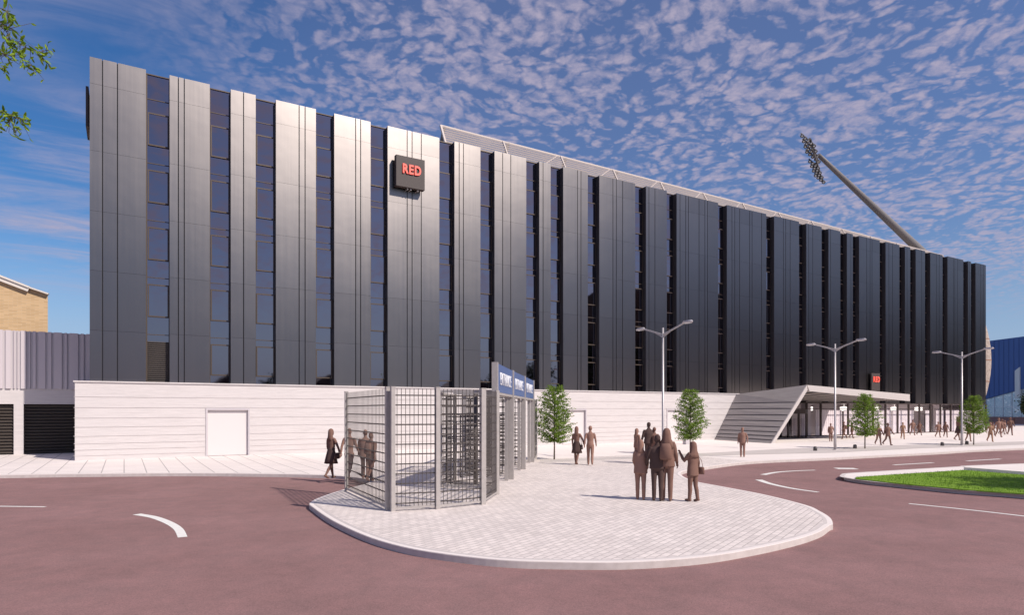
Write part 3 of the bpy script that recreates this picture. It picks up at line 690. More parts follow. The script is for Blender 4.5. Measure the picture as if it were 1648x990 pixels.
for a, b in zip(ex[:-1], ex[1:]): mb.box(a + .06, b - .06, YL - .09, YL + .1, zc0 + .004, zc1)
cp = lc(mb).build('cladding_panel', m_clad2, lb)
mb = MB(); mb.box(-34, -1.44, YL - .01, YL + .08, zc0 + .003, zc1 - .02); lc(mb).build('cladding_seam', m_doorframe, cp)
# brick building behind it
YB = 57.0; xr_ = wx(77, YB)
bk = thing('brick_building', 'yellow brick gable wall with a pale coping above the ribbed metal block', 'building', (xr_ - 12, YB, 0))
def zb_(px, py, y=YB):
    a = (px - CX) / F; t_ = y / (-a * math.sin(TH) + math.cos(TH)); return CAMH + (HY - py) / F * t_
x47 = wx(47, YB); x0_ = wx(0, YB); za, zb2, zc_ = zb_(77, 474.5), zb_(47, 470), zb_(0, 452); sl = (zc_ - zb2) / (x0_ - x47)
apx = x47 - 8.5; zap = zb2 + sl * (apx - x47)
prof = [(xr_, 0), (xr_, za), (x47, zb2 + .25), (apx, zap), (2 * apx - x47, zb2), (2 * apx - x47, 0)]
mb = MB(); vs = [(x, YB, z) for x, z in prof] + [(x - (1.6 if x > xr_ - .1 else 0), YB + 12, z) for x, z in prof]; n = len(prof)
mb.add(vs, [tuple(range(n)), tuple(range(2 * n - 1, n - 1, -1))] + [(i, i + n, (i + 1) % n + n, (i + 1) % n) for i in range(n)])
def kc(mb): ox = xr_ - 12; mb.v = [(x - ox, y - YB, z) for x, y, z in mb.v]; return mb
kc(mb).build('wall', m_brick, bk)
mb = MB(); h_ = zb_(0, 444) - zb_(0, 453)
mb.bar((x47, YB - .1, zb2 + h_ * .45), (apx, YB - .1, zap + h_ * .45), .3, h_, up=Vector((0, 0, 1)))
mb.bar((x47, YB - .16, zb2 + h_ * .78), (apx, YB - .16, zap + h_ * .78), .35, h_ * .33)
mb.bar((2 * apx - x47, YB - .1, zb2 + h_ * .45), (apx, YB - .1, zap + h_ * .45), .3, h_)
mb.bar((xr_ + .05, YB - .05, za + .03), (x47, YB - .05, zb2 + .29), .5, .1)
kc(mb).build('coping', m_coping, bk)

# ------------------------------------------------------------------ right: drum and blue hall
dr = thing('curved_drum', 'bulging brown mesh drum beyond the right end of the metal building', 'drum')
ct = dp(1565, 580, 100); dr.location = (ct.x, ct.y, 0); rpx = F / 100
mb = MB(); prof = []
for k in range(13):
    z = 3.6 + (16.4 - 3.6) * k / 12; u = (k / 12 - .5) * 2; prof.append((0, 0, z, 1.35 + 1.0 * math.cos(u * math.pi / 2) ** .8, 1.35 + 1.0 * math.cos(u * math.pi / 2) ** .8))
mb.loft(prof, 40); mb.build('shell', m_shell, dr, True)
mb = MB()
for k in (0, 3, 6, 9, 12): _, _, z, a, b = prof[k]; mb.loft([(0, 0, z - .05, a + .03, a + .03), (0, 0, z + .05, a + .03, a + .03)], 40)
mb.loft([(0, 0, 0, .8, .8), (0, 0, 3.6, .8, .8)], 20); mb.build('ring', mat('rust', (.28, .13, .08), .8), dr)
bh = thing('blue_hall', 'blue ribbed metal hall over pale glazing with a red brick plinth at the far right', 'building', tuple(dp(1592, 683, 118).xy) + (0,))
oh = bh.location.copy()
P0 = cz(.7266 * 121, 121, 0); P1 = cz(.7848 * 113.5, 113.5, 0); dv = (P1 - P0); P2 = P0 + dv * 3.2; Pm = P0 - dv * .3
nb_ = Vector((dv.y, -dv.x, 0)).normalized()
if nb_.dot(-P0) < 0: nb_ = -nb_
def hb(s_): return 4.5 + 1.7 * s_     # underside of the blue
mb = MB()
def wall(mb, a, b, za0, zb0, za1, zb1, off=0, th_=.3):
    pa = P0 + dv * a + nb_ * off; pb = P0 + dv * b + nb_ * off; pc = pb - nb_ * th_; pd = pa - nb_ * th_
    quadbox(mb, [(pa.x - oh.x, pa.y - oh.y, za0), (pb.x - oh.x, pb.y - oh.y, zb0), (pb.x - oh.x, pb.y - oh.y, zb1), (pa.x - oh.x, pa.y - oh.y, za1),
                 (pd.x - oh.x, pd.y - oh.y, za0), (pc.x - oh.x, pc.y - oh.y, zb0), (pc.x - oh.x, pc.y - oh.y, zb1), (pd.x - oh.x, pd.y - oh.y, za1)])
wall(mb, -.3, 3.2, hb(-.3), hb(3.2), 15.2, 15.4, .3, 1.2); mb.build('blue_wall', m_blue, bh)
mb = MB()
for k in range(-2, 24): wall(mb, k * .13, k * .13 + .006, hb(k * .13) + .02, hb(k * .13) + .02, 15.1, 15.1, .34, .05)
mb.build('wall_seam', m_bluedark, bh)
mb = MB(); wall(mb, -.3, 3.2, 1.25, 1.25, hb(-.3), hb(3.2), 0, .2); gz = mb.build('glazing', m_foyer, bh)
mb = MB()
for k in range(-2, 14): wall(mb, k * .23, k * .23 + .012, 1.25, 1.25, hb(k * .23), hb(k * .23), .08, .1)
wall(mb, -.3, 3.2, 3.0, 3.0, 3.1, 3.1, .06, .1); wall(mb, .83, .95, 4.6, 4.8, 9.4, 10.0, .5, .3)
mb.build('glazing_bar', mat('pale_frame', (.6, .68, .72), .4), gz)
mb = MB(); wall(mb, -.3, 3.2, -.1, -.1, 1.24, 1.24, .25, .4); mb.build('plinth', m_redwall, bh)
mb = MB(); wall(mb, -.3, 3.2, 0, 0, 15.0, 15.0, -1.0, 12); mb.build('hall_body', m_blue, bh)

# ------------------------------------------------------------------ street lamps
def lamp():
    t_ = thing('street_lamp', '', 'street lamp')
    mb = MB(); mb.tube([(0, 0, 0), (0, 0, .9), (0, 0, 1.0), (0, 0, 6.45)], [.085, .085, .062, .045], 14); mb.tube([(0, 0, 0), (0, 0, .03)], .16, 14)
    mb.build('pole', m_pole, t_, True)
    for s_ in (-1, 1):
        mb = MB(); mb.bar((0, s_ * .03, 6.12), (0, s_ * 1.35, 6.52), .06, .07); mb.bar((0, s_ * .03, 6.0), (0, s_ * .5, 6.24), .03, .05); a_ = mb.build('arm', m_pole, t_)
        mb = MB(); mb.loft([(0, s_ * 1.62, 6.5, .11, .30), (0, s_ * 1.62, 6.54, .13, .33), (0, s_ * 1.62, 6.62, .09, .26)], 14)
        h_ = mb.build('lamp_head', m_pole, t_, False)
        mb = MB(); mb.box(-.08, .08, s_ * 1.62 - .2, s_ * 1.62 + .2, 6.485, 6.499); mb.build('lens', m_lens, h_)
    return t_
lamp0 = lamp()
for i, ((px, py), lb_) in enumerate((((1067, 740), 'double armed grey street lamp standing among the group of people, nearest to the turnstiles'),
        ((1344, 724.6), 'double armed grey street lamp in front of the ribbed entrance canopy'), ((1548, 717), 'double armed grey street lamp at the right end of the metal building'))):
    o = lamp0 if i == 0 else copy_tree(lamp0)
    o.location = gp(px, py); o['label'] = lb_; o['group'] = 'street lamps along the plaza'

# small bollards
def bollard():
    mb = MB(); mb.tube([(0, 0, 0), (0, 0, .20), (0, 0, .26)], [.11, .11, .07], 14); o = mb.build('bollard', m_lampcase, None, True); o['category'] = 'bollard'; return o
b0 = bollard()
for i, ((px, py), lb_) in enumerate((((1312, 726), 'low dark stub bollard just left of the lamp in front of the canopy'), ((1376, 722.5), 'low dark stub bollard beside the third street tree trunk'),
        ((1516.5, 718), 'low dark stub bollard left of the far right street lamp'), ((1556, 716), 'low dark stub bollard between the far right lamp and tree'))):
    o = b0 if i == 0 else b0.copy()
    if i: COL.objects.link(o)
    o.location = gp(px, py); o['label'] = lb_; o['group'] = 'low bollards in the plaza band'
pb = thing('post_block', 'short grey block post at the foot of the base wall left of the canopy', 'post', tuple(gp(1104, 715.5)))
mb = MB(); mb.box(-.16, .16, -.16, .16, 0, .5); mb.box(-.18, .18, -.18, .18, .5, .54); mb.build('post_body', m_doorframe, pb)

# ------------------------------------------------------------------ trees
def leafquad(mb, c, d, sz, rg):
    d = d.normalized(); s_ = d.cross(Vector((rg.uniform(-1, 1), rg.uniform(-1, 1), rg.uniform(-1, 1)))).normalized(); n_ = d.cross(s_)
    a = c; m1 = c + d * sz * .5 + s_ * sz * .28 + n_ * sz * .06; m2 = c + d * sz * .5 - s_ * sz * .28 + n_ * sz * .06; e_ = c + d * sz
    mb.add([a, m1, e_, m2], [(0, 1, 2), (0, 2, 3)])
def street_tree(seed, H=3.6, W=.95):
    rg = random.Random(seed); t_ = thing('street_tree', '', 'tree')
    mb = MB(); mb.tube([(0, 0, 0), (.01, 0, .6), (0, .01, 1.3), (0, 0, 2.6), (0, 0, H - .3)], [.04, .034, .03, .02, .006], 8)
    leaf = MB()
    z0 = .78
    for k in range(150):
        f_ = (k + rg.random()) / 150; z = z0 + .1 + (H - z0 - .15) * f_; an = k * 2.4 + rg.uniform(-.4, .4)
        prof = W * max(0, math.sin(math.pi * min(.93, (f_ * .83 + .12)) ** .85)) ** .62 * rg.uniform(.68, 1.14)
        prof = max(prof, .12); up_ = .35 * prof + .05
        dirv = Vector((math.cos(an), math.sin(an), 0)); base_ = Vector((0, 0, z - up_ * .9)); end = Vector((0, 0, z)) + dirv * prof
        mid_ = base_.lerp(end, .5) + Vector((0, 0, .06))
        if base_.z < .9: base_.z = .9
        mb.tube([base_, mid_, end], [.012, .008, .003], 4, False)
        for q in range(int(50 * (0.5 + prof / W))):
            s_ = rg.random() ** .6; p = (base_.lerp(mid_, s_ * 2) if s_ < .5 else mid_.lerp(end, s_ * 2 - 1)) + Vector((rg.gauss(0, .055), rg.gauss(0, .055), rg.gauss(0, .035)))
            leafquad(leaf, p, dirv * .8 + Vector((rg.gauss(0, .6), rg.gauss(0, .6), rg.gauss(-.1, .45))), rg.uniform(.055, .10), rg)
    mb.build('trunk', m_bark, t_, True); leaf.build('crown', m_leaf, t_); return t_
tree_a = street_tree(11); tree_b = street_tree(23)
for i, (px, py, top_, lb_) in enumerate(((892, 740, 618, 'slim young street tree beside the end of the turnstile row'), (1111, 732, 624, 'slim young street tree behind the woman with the shoulder bag'),
        (1392, 722.5, 632, 'slim young street tree in front of the glazed shopfront under the canopy end'), (1567, 716.5, 635, 'slim young street tree just right of the last street lamp'))):
    o = (tree_a, tree_b)[i] if i < 2 else copy_tree((tree_a, tree_b)[i % 2])
    p = gp(px, py); t_ = F * CAMH / (py - HY); s_ = (py - top_) / F * t_ / 3.65
    o.location = p; o.scale = (s_, s_, s_); o.rotation_euler.z = i * 1.9; o['label'] = lb_; o['group'] = 'young street trees on the plaza'

def big_tree(name, label, loc, H, Rc, seed, lm, lsz, nl, group=None, zc=.62):
    rg = random.Random(seed); t_ = thing(name, label, 'tree', loc, 0, group); mb = MB(); leaf = MB()
    mb.tube([(0, 0, 0), (.05, 0, H * .2), (0, .08, H * .45), (.05, 0, H * .8)], [H * .028, H * .022, H * .017, H * .006], 10)
    nb = 26
    for k in range(nb):
        an = k * 2.4; zb0 = H * rg.uniform(.28, .6); dirv = Vector((math.cos(an), math.sin(an), 0)); rr = Rc * rg.uniform(.6, 1.0)
        e_ = dirv * rr * math.sqrt(rg.random() * .8 + .2) + Vector((0, 0, H * rg.uniform(.42, .95)))
        c0 = Vector((0, 0, zb0)); md = c0.lerp(e_, .5) + Vector((0, 0, .08 * H)); mb.tube([c0, md, e_], [H * .009, H * .006, H * .002], 6, False)
        for q in range(nl // nb):
            cl_ = (c0.lerp(md, rg.random()) if rg.random() < .2 else md.lerp(e_, rg.random() ** .7)) + Vector((rg.gauss(0, Rc * .14), rg.gauss(0, Rc * .14), rg.gauss(0, Rc * .12)))
            leafquad(leaf, cl_, Vector((rg.gauss(0, 1), rg.gauss(0, 1), rg.gauss(-.2, .7))), lsz * rg.uniform(.7, 1.3), rg)
    mb.build('trunk', m_bark, t_, True); leaf.build('crown', lm, t_); return t_
big_tree('shade_tree', 'leafy tree just outside the right of the view whose shadow lies on the grass island', (28.3, 3.6, -.1), 8.2, 2.6, 5, m_leafbig, .2, 9000)
big_tree('dark_tree', 'dark green tree at the far right edge in front of the blue hall', tuple(dp(1660, 678, 100).xy) + (0,), 5.2, 1.9, 9, m_leafdark, .35, 4000)

# foreground tree on the left: leafy twigs reach into the view
ft = thing('foreground_tree', 'bright green leafy twigs of a near tree reaching in at the top left corner', 'tree', tuple(cz(-10.2, 8.6, -.12)))
fo_ = ft.location.copy(); rg = random.Random(4); br_ = MB(); lf = MB()
def rel(v_): return v_ - fo_
br_.tube([(0, 0, 0), (0, .05, 2), (.1, 0, 4.5), (.3, 0, 7)], [.2, .16, .13, .07], 12)
def leaf5(mb, c, d, sz, rg):
    d = d.normalized(); s_ = d.cross(Vector((rg.gauss(0, 1), rg.gauss(0, 1), rg.gauss(0, 1)))).normalized(); n_ = d.cross(s_) * sz * .12
    st_ = d * sz * .18
    pts = [c, c + st_ + d * sz * .2 + s_ * sz * .15, c + st_ + d * sz * .5 + s_ * sz * .21 - n_, c + st_ + d * sz * .8 + s_ * sz * .12 - n_ * 2, c + st_ + d * sz - n_ * 3.2,
           c + st_ + d * sz * .8 - s_ * sz * .12 - n_ * 2, c + st_ + d * sz * .5 - s_ * sz * .21 - n_, c + st_ + d * sz * .2 - s_ * sz * .15, c + st_ + d * sz * .2 + n_, c + st_ + d * sz * .5 + n_ * .4, c + st_ + d * sz * .8 - n_]
    mb.add(pts, [(0, 1, 8), (0, 8, 7), (1, 2, 9, 8), (7, 8, 9, 6), (2, 3, 10, 9), (6, 9, 10, 5), (3, 4, 10), (5, 10, 4)])
def spray(pts, r0, nleaf, sz, spread=.10, t0=8.2):
    P_ = [rel(dp(x, y, t0 + dt)) for x, y, dt in pts]; P_ = smooth_poly(P_, 5)
    br_.tube(P_, [max(.003, r0 * (1 - k / len(P_))) for k in range(len(P_))], 6)
    for k in range(int(nleaf * 1.5)):
        u = rg.random() ** .9 * (len(P_) - 1); i_ = min(int(u), len(P_) - 2); p = P_[i_].lerp(P_[i_ + 1], u - i_); d = (P_[i_ + 1] - P_[i_]).normalized()
        if rg.random() < .6:
            q = p + Vector((rg.gauss(0, spread), rg.gauss(0, spread), rg.gauss(-.02, spread))); br_.tube([p, q], [.004, .002], 4, False); p = q
        leaf5(lf, p, d * .7 + Vector((rg.gauss(0, .8), rg.gauss(0, .8), rg.gauss(-.15, .7))), sz * rg.uniform(.7, 1.25), rg)
spray([(-260, 10, .4), (-120, 20, .2), (-20, 30, 0), (18, 45, 0)], .02, 60, .085)
spray([(-20, 30, 0), (10, 50, 0), (22, 80, .1), (40, 95, .1), (58, 112, .1)], .007, 34, .082, .05)
spray([(10, 60, 0), (35, 72, .1), (60, 82, .1), (78, 80, .1)], .005, 26, .082, .05)
spray([(-200, 120, .3), (-80, 90, .2), (-10, 84, 0), (12, 88, 0)], .012, 46, .085)
spray([(-60, 100, .2), (-10, 108, 0), (8, 110, 0)], .007, 16, .08, .05)
spray([(-20, 10, 0), (5, 14, 0), (14, 22, 0)], .006, 14, .08, .06)
spray([(60, 82, .1), (72, 96, .1), (80, 104, .1)], .003, 7, .075, .03)
spray([(-260, 150, .4), (-120, 170, .2), (-20, 180, 0), (20, 184, 0)], .015, 40, .085)
spray([(0, 180, 0), (22, 188, 0), (40, 192, .1)], .005, 16, .085, .045)
spray([(8, 186, 0), (22, 198, 0), (30, 208, .1)], .004, 10, .085, .035)
for k in range(70):     # rest of the crown, outside the view
    an = rg.uniform(0, 6.28); e_ = Vector((math.cos(an) * rg.uniform(.5, 2.1), math.sin(an) * rg.uniform(.5, 2.1), rg.uniform(3.8, 8.2)))
    wp = e_ + fo_; Xc = wp.x * math.cos(TH) - wp.y * math.sin(TH); tcm = wp.x * math.sin(TH) + wp.y * math.cos(TH)
    if Xc / max(tcm, .1) > -.86: continue
    c0 = Vector((.1, 0, rg.uniform(3, 6))); br_.tube([c0, c0.lerp(e_, .5) + Vector((0, 0, .2)), e_], [.03, .018, .006], 6, False)
    for q in range(40):
        p = c0.lerp(e_, rg.uniform(.45, 1)) + Vector((rg.gauss(0, .16), rg.gauss(0, .16), rg.gauss(0, .16)))
        leaf5(lf, p, Vector((rg.gauss(0, 1), rg.gauss(0, 1), rg.gauss(-.2, .7))), .09, rg)
br_.build('trunk', m_bark, ft, True); lf.build('crown', m_leafbig, ft)

# ------------------------------------------------------------------ mesh fence and turnstiles
FH = 2.95
PA, PB, PC, PD, PE = gp(557.5, 791), gp(628, 824), gp(704, 820), gp(777, 812.5), gp(800, 797)
fen = thing('security_fence', 'tall mesh security fence panels forming a pen in front of the turnstiles', 'fence', tuple(PB))
def fpost(p, wd, h=FH, nm='post'):
    mb = MB(); q = p - PB; mb.box(q.x - wd / 2, q.x + wd / 2, q.y - wd / 2, q.y + wd / 2, 0, h); mb.box(q.x - wd / 2 - .004, q.x + wd / 2 + .004, q.y - wd / 2 - .004, q.y + wd / 2 + .004, h, h + .02); mb.build(nm, m_steel, fen)
def fpanel(a, b, sv=.125, sh=.235, parent=None, org=None, h=FH, zb=.08, bw=.012, inset_=.06, rails=True):
    org = org or PB; a = a - org; b = b - org; d = (b - a); Ln = d.length; d.normalize(); a = a + d * inset_; b = b - d * inset_; Ln -= 2 * inset_
    mb = MB(); n = max(2, round(Ln / sv)); nrm = Vector((-d.y, d.x, 0)) * .02
    for k in range(n + 1): p = a + d * (Ln * k / n); mb.bar((p.x, p.y, zb), (p.x, p.y, h - .02), bw, bw)
    z = zb + .1
    while z < h - .05: mb.bar((a.x, a.y, z) + nrm * 0 if False else Vector((a.x, a.y, z)) + nrm, Vector((b.x, b.y, z)) + nrm, .012, .03); z += sh
    o = mb.build('mesh_panel', m_mesh, parent or fen)
    if rails:
        mb = MB(); mb.bar(Vector((a.x, a.y, zb)), Vector((b.x, b.y, zb)), .04, .05); mb.build('bottom_rail', m_steel, o)
    return o
dAB = (PB - PA).normalized(); dBC = (PC - PB).normalized()
fpost(PA, .09); fpost(PB - dAB * .20, .11); fpost(PB + dBC * .06, .10); fpost(PC, .11); fpost(PD, .13); fpost(PE, .1)
fpanel(PA, PB - dAB * .2, .13, .235); fpanel(PB, PC, .105, .235); fpanel(PC, PD, .105, .235); fpanel(PD, PE, .11, .235)

# gantry of four posts with the three blue boards
GP = [cz(-.49, 18.9, 0), cz(-.02, 22.7, 0), cz(.47, 26.5, 0), cz(.95, 30.3, 0)]
gan = thing('entrance_gantry', 'row of four tall grey posts carrying three blue ENTRANCE boards', 'gantry', tuple(GP[0]))
gdir = (GP[3] - GP[0]).normalized(); gn = Vector((gdir.y, -gdir.x, 0))     # towards the right side
for p in GP:
    q = p - GP[0]; mb = MB(); a = gdir * .085; b = gn * .085
    vs = [q + a + b, q - a + b, q - a - b, q + a - b]; mb.add([Vector((v_.x, v_.y, 0)) for v_ in vs] + [Vector((v_.x, v_.y, 3.8)) for v_ in vs], [(0, 1, 2, 3), (7, 6, 5, 4), (0, 4, 5, 1), (1, 5, 6, 2), (2, 6, 7, 3), (3, 7, 4, 0)])
    mb.build('post', m_steel, gan)
ang = math.atan2(gdir.y, gdir.x)
for i in range(3):
    a = GP[i] - GP[0] + gdir * .09; b = GP[i + 1] - GP[0] - gdir * .09; mb = MB()
    mb.bar(Vector((a.x, a.y, 3.36)), Vector((b.x, b.y, 3.36)), .10, .84); bo = mb.build('sign_board', m_blueboard, gan)
    t_ = text_mesh('ENTRANCE', .38, 2.5, .02, m_white, 'lettering', -.004, 1.22); t_.parent = bo
    t_.rotation_euler = (0, 0, ang); o_ = a + gdir * ((b - a).length - 2.5) / 2 + gn * .062; t_.location = (o_.x, o_.y, 3.17)
    mb = MB(); mb.bar(Vector((a.x, a.y, 2.9)), Vector((b.x, b.y, 2.9)), .1, .07); mb.build('top_rail', m_steel, gan)
# one turnstile per bay
def turnstile():
    t_ = thing('turnstile', '', 'turnstile'); Lb = 3.66; off = -1.45   # local x along the row, y towards the left side
    mb = MB()
    for x in (1.15, 3.35):
        for y in (.12, 1.9): mb.box(x - .06, x + .06, y - .06, y + .06, 0, 2.85)
    mb.box(1.15, 3.35, .06, .18, 2.85, 2.95); mb.box(1.15, 3.35, 1.84, 1.96, 2.85, 2.95); mb.box(1.09, 1.21, .06, 1.96, 2.951, 3.03); mb.box(3.29, 3.41, .06, 1.96, 2.951, 3.03)
    mb.box(.1, 1.09, .08, .16, .04, .09); mb.build('turnstile_frame', m_steel, t_)
    ro = MB(); ro.tube([(2.25, 1.0, .0), (2.25, 1.0, 2.95)], .06, 12); rot = ro.build('rotor', m_mesh, t_, True)
    for k in range(3):
        a = 2 * math.pi * k / 3 + .6; mb = MB(); z = .3
        while z < 2.3: mb.tube([(2.25, 1, z), (2.25 + .8 * math.cos(a), 1 + .8 * math.sin(a), z)], .02, 6); z += .16
        mb.tube([(2.25 + .8 * math.cos(a), 1 + .8 * math.sin(a), .3), (2.25 + .8 * math.cos(a), 1 + .8 * math.sin(a), 2.28)], .02, 6)
        mb.build('rotor_arm', m_mesh, rot)
    mb = MB()   # curved comb cage
    for k in range(11):
        a = R(60) + R(150) * k / 10; x = 2.25 + .95 * math.cos(a); y = 1 + .95 * math.sin(a); mb.tube([(x, y, .05), (x, y, 2.9)], .013, 6)
    for z in (.1, .8, 1.5, 2.2, 2.85):
        mb.tube([(2.25 + .95 * math.cos(R(60) + R(150) * k / 14), 1 + .95 * math.sin(R(60) + R(150) * k / 14), z) for k in range(15)], .018, 6, False)
    mb.build('guard_cage', m_mesh, t_)
    fpanel(Vector((.12, .12, 0)), Vector((1.12, .12, 0)), .1, .235, t_, Vector((0, 0, 0)), 2.85)
    fpanel(Vector((1.15, .2, 0)), Vector((1.15, 1.9, 0)), .2, .235, t_, Vector((0, 0, 0)), 2.85)
    fpanel(Vector((1.3, 1.95, 0)), Vector((3.3, 1.95, 0)), .2, .235, t_, Vector((0, 0, 0)), 2.85)
    return t_
t0 = turnstile()
for i, lb_ in enumerate(('full height turnstile under the nearest ENTRANCE board', 'full height turnstile under the middle ENTRANCE board', 'full height turnstile under the farthest ENTRANCE board')):
    o = t0 if i == 0 else copy_tree(t0)
    o.location = GP[i]; o.rotation_euler = (0, 0, ang); o['label'] = lb_; o['group'] = 'turnstiles under the blue boards'
o = thing('end_fence', 'dark mesh panel closing the far end of the turnstile row near the slim tree', 'fence', tuple(GP[3]))
fpanel(Vector((0, 0, 0)), gdir * 1.6 - Vector((0, 0, 0)), .1, .235, o, Vector((0, 0, 0)), 2.9); mb = MB(); q = gdir * 1.6; mb.box(q.x - .06, q.x + .06, q.y - .06, q.y + .06, 0, 2.95); mb.build('post', m_steel, o)

# ------------------------------------------------------------------ people
def tubef(mb, pts, rad, n=12): mb.tube(pts, rad, n)
def figure(name, walk=0.0, arms=((0, 8, 12), (0, 8, 12)), coat=0, skirt=0, hair=0, fem=False, dark=(), bag=None, back=None, body_m=None, cloth_m=None, hood=False, hat=False, wide=1.0, stand=.07):
    """1.775 m figure facing +y. arms: (forward swing, outward, elbow bend) in degrees for left, right"""
    t_ = thing('person', '', 'person'); mb = MB(); fingers = MB()
    sh = (.158 if fem else .178) * wide; hp = .165 if fem else .16
    mb.loft([(0, 0, .80, .115, .09), (0, 0, .90, hp, .115), (0, .0, .98, hp - .005, .112), (0, .01, 1.10, .128 if fem else .142, .092), (0, .015, 1.28, .152 if fem else .168, .112), (0, .005, 1.38, sh + .005, .10), (0, 0, 1.44, sh - .02, .085), (0, -.005, 1.49, .085, .062), (0, 0, 1.56, .054, .056)], 20)
    # head with jaw, nose, brow and ears
    hd = [(0, .02, 1.545, .03, .035), (0, .028, 1.565, .052, .068), (0, .02, 1.60, .066, .086), (0, .012, 1.65, .075, .096), (0, .006, 1.70, .077, .098), (0, 0, 1.74, .068, .085), (0, -.002, 1.765, .042, .055), (0, 0, 1.775, .015, .02)]
    mb.loft(hd, 18); mb.loft([(0, .105, 1.60, .006, .006), (0, .112, 1.62, .013, .016), (0, .104, 1.66, .008, .008)], 8)
    for s_ in (-1, 1): mb.loft([(s_ * .077, .0, 1.62, .006, .01), (s_ * .082, .0, 1.65, .01, .018), (s_ * .078, .0, 1.68, .006, .012)], 8)
    legs_m = []
    for s_, ph in ((-1, 1), (1, -1)):
        a = R(26 * walk * ph); kn = R(10 * walk + (34 * walk if ph < 0 else 0)); hip = Vector((s_ * .09, 0, .90))
        knee = hip + Vector((s_ * (stand - .07) * .5, math.sin(a) * .44, -math.cos(a) * .44)); b_ = a - kn
        ank = knee + Vector((0, math.sin(b_) * .40, -math.cos(b_) * .40)); tw = 1.0
        calf = knee.lerp(ank, .35) + Vector((0, -.012, 0))
        mb.tube([hip + Vector((0, 0, .03)), hip.lerp(knee, .35), knee, calf, knee.lerp(ank, .8), ank], [.088, .082, .057 * tw, .056 * tw, .040, .038] if skirt else [.092, .086, .066, .064, .056, .055], 14)
        fd = Vector((0, math.cos(b_ * .6), math.sin(b_ * .6))); heel = ank - fd * .06 + Vector((0, 0, -.035)); toe = ank + fd * .17 + Vector((s_ * .02, 0, -.045))
        mb.tube([heel, ank + Vector((0, .02, -.03)), ank + fd * .1 + Vector((0, 0, -.042)), toe], [.036, .045, .040, .022], 10)
    for s_, (fwd, outw, el) in zip((-1, 1), arms):
        so = Vector((s_ * sh, 0, 1.42)); u1 = Vector((s_ * math.sin(R(outw)), math.sin(R(fwd)) * math.cos(R(outw)), -math.cos(R(fwd)) * math.cos(R(outw)))); elb = so + u1 * .285
        fa = R(fwd + el); inw = R(outw * .4 - (8 if el > 40 else 0)); u2 = Vector((s_ * math.sin(inw), math.sin(fa) * math.cos(inw), -math.cos(fa) * math.cos(inw))); wr = elb + u2 * .25
        rs = [.062, .056, .044, .042, .03] if not coat else [.072, .064, .054, .05, .038]
        mb.tube([so - u1 * .02 + Vector((-s_ * .03, 0, .0)), so + u1 * .07, elb, elb.lerp(wr, .35), wr], rs, 12)
        palm = wr + u2 * .085; side = u2.cross(Vector((s_, 0, 0))).normalized(); nrm = side.cross(u2).normalized()
        mb.tube([wr, wr + u2 * .04, palm], [.026, .034, .033], 10)
        for k, (ln, o2) in enumerate(((.068, -.027), (.078, -.009), (.072, .009), (.056, .026))):
            b0_ = palm + side * o2 - u2 * .01; k1 = b0_ + u2 * ln * .5; k2 = k1 + (u2 * .8 - nrm * s_ * .5) * ln * .35; k3 = k2 + (u2 * .4 - nrm * s_ * .8) * ln * .3
            fingers.tube([b0_, k1, k2, k3], [.010, .009, .008, .006], 6)
        th_ = wr + u2 * .035 + side * -.03; fingers.tube([th_, th_ - side * .03 + u2 * .03, th_ - side * .032 + u2 * .06], [.012, .010, .007], 6)
    if coat:      # jacket hanging over the hips
        mb.loft([(0, 0, 1.42, sh + .004, .10), (0, 0, 1.30, .185 * wide, .135), (0, 0, 1.12, .17 * wide, .13), (0, 0, .98, .195 * wide, .14), (0, 0, coat, (.205 + .03 * (.9 - coat)) * wide, .15)][::-1], 20)
    o = mb.build('body', body_m or m_pm, t_, True)
    rm = o.modifiers.new('r', 'REMESH'); rm.mode = 'VOXEL'; rm.voxel_size = .0135; sm = o.modifiers.new('s', 'SMOOTH'); sm.iterations = 5; sm.factor = .5
    dg = bpy.context.evaluated_depsgraph_get(); me = bpy.data.meshes.new_from_object(o.evaluated_get(dg))
    bm = bmesh.new(); bm.from_mesh(me)
    fm_ = bpy.data.meshes.new('f'); fm_.from_pydata(fingers.v, [], fingers.f); bm.from_mesh(fm_); bm.to_mesh(me); bm.free(); bpy.data.meshes.remove(fm_)
    zmin = min(v_.co.z for v_ in me.vertices)
    me.materials.clear(); me.materials.append(body_m or m_pm); me.polygons.foreach_set('use_smooth', [True] * len(me.polygons)); o.modifiers.clear(); o.data = me
    sub = []
    cm = cloth_m or m_pd
    def fold(rings, amp, nf, ph=0):   # lofted cloth with vertical folds
        m_ = MB(); n = 36; vs = []
        for j, (cx, cy, z, rx, ry) in enumerate(rings):
            f_ = j / (len(rings) - 1)
            for k in range(n):
                a = 2 * math.pi * k / n; w_ = 1 + amp * (1 - f_) * math.sin(nf * a + ph + f_); vs.append((cx + rx * w_ * math.cos(a), cy + ry * w_ * math.sin(a), z))
        m = len(rings); fs = [(i * n + k, i * n + (k + 1) % n, (i + 1) * n + (k + 1) % n, (i + 1) * n + k) for i in range(m - 1) for k in range(n)] + [tuple(range(n))[::-1], tuple(range((m - 1) * n, m * n))]
        m_.add(vs, fs); return m_
    if skirt: sub.append(fold([(0, .01 * walk, skirt, .25, .22), (0, 0, .72, .215, .185), (0, 0, .90, .185, .14), (0, 0, 1.06, .138, .105), (0, 0, 1.10, .132, .10)], .06, 7).build('skirt', cm, t_, True))
    if hair == 1: sub.append(MB()); m_ = sub[-1]; m_.loft([(0, -.03, 1.62, .06, .07), (0, -.022, 1.68, .082, .092), (0, -.015, 1.74, .076, .09), (0, -.01, 1.775, .05, .06), (0, -.01, 1.792, .02, .02)], 16); sub[-1] = m_.build('hair', cm if hat else (body_m or m_pm), t_, True)
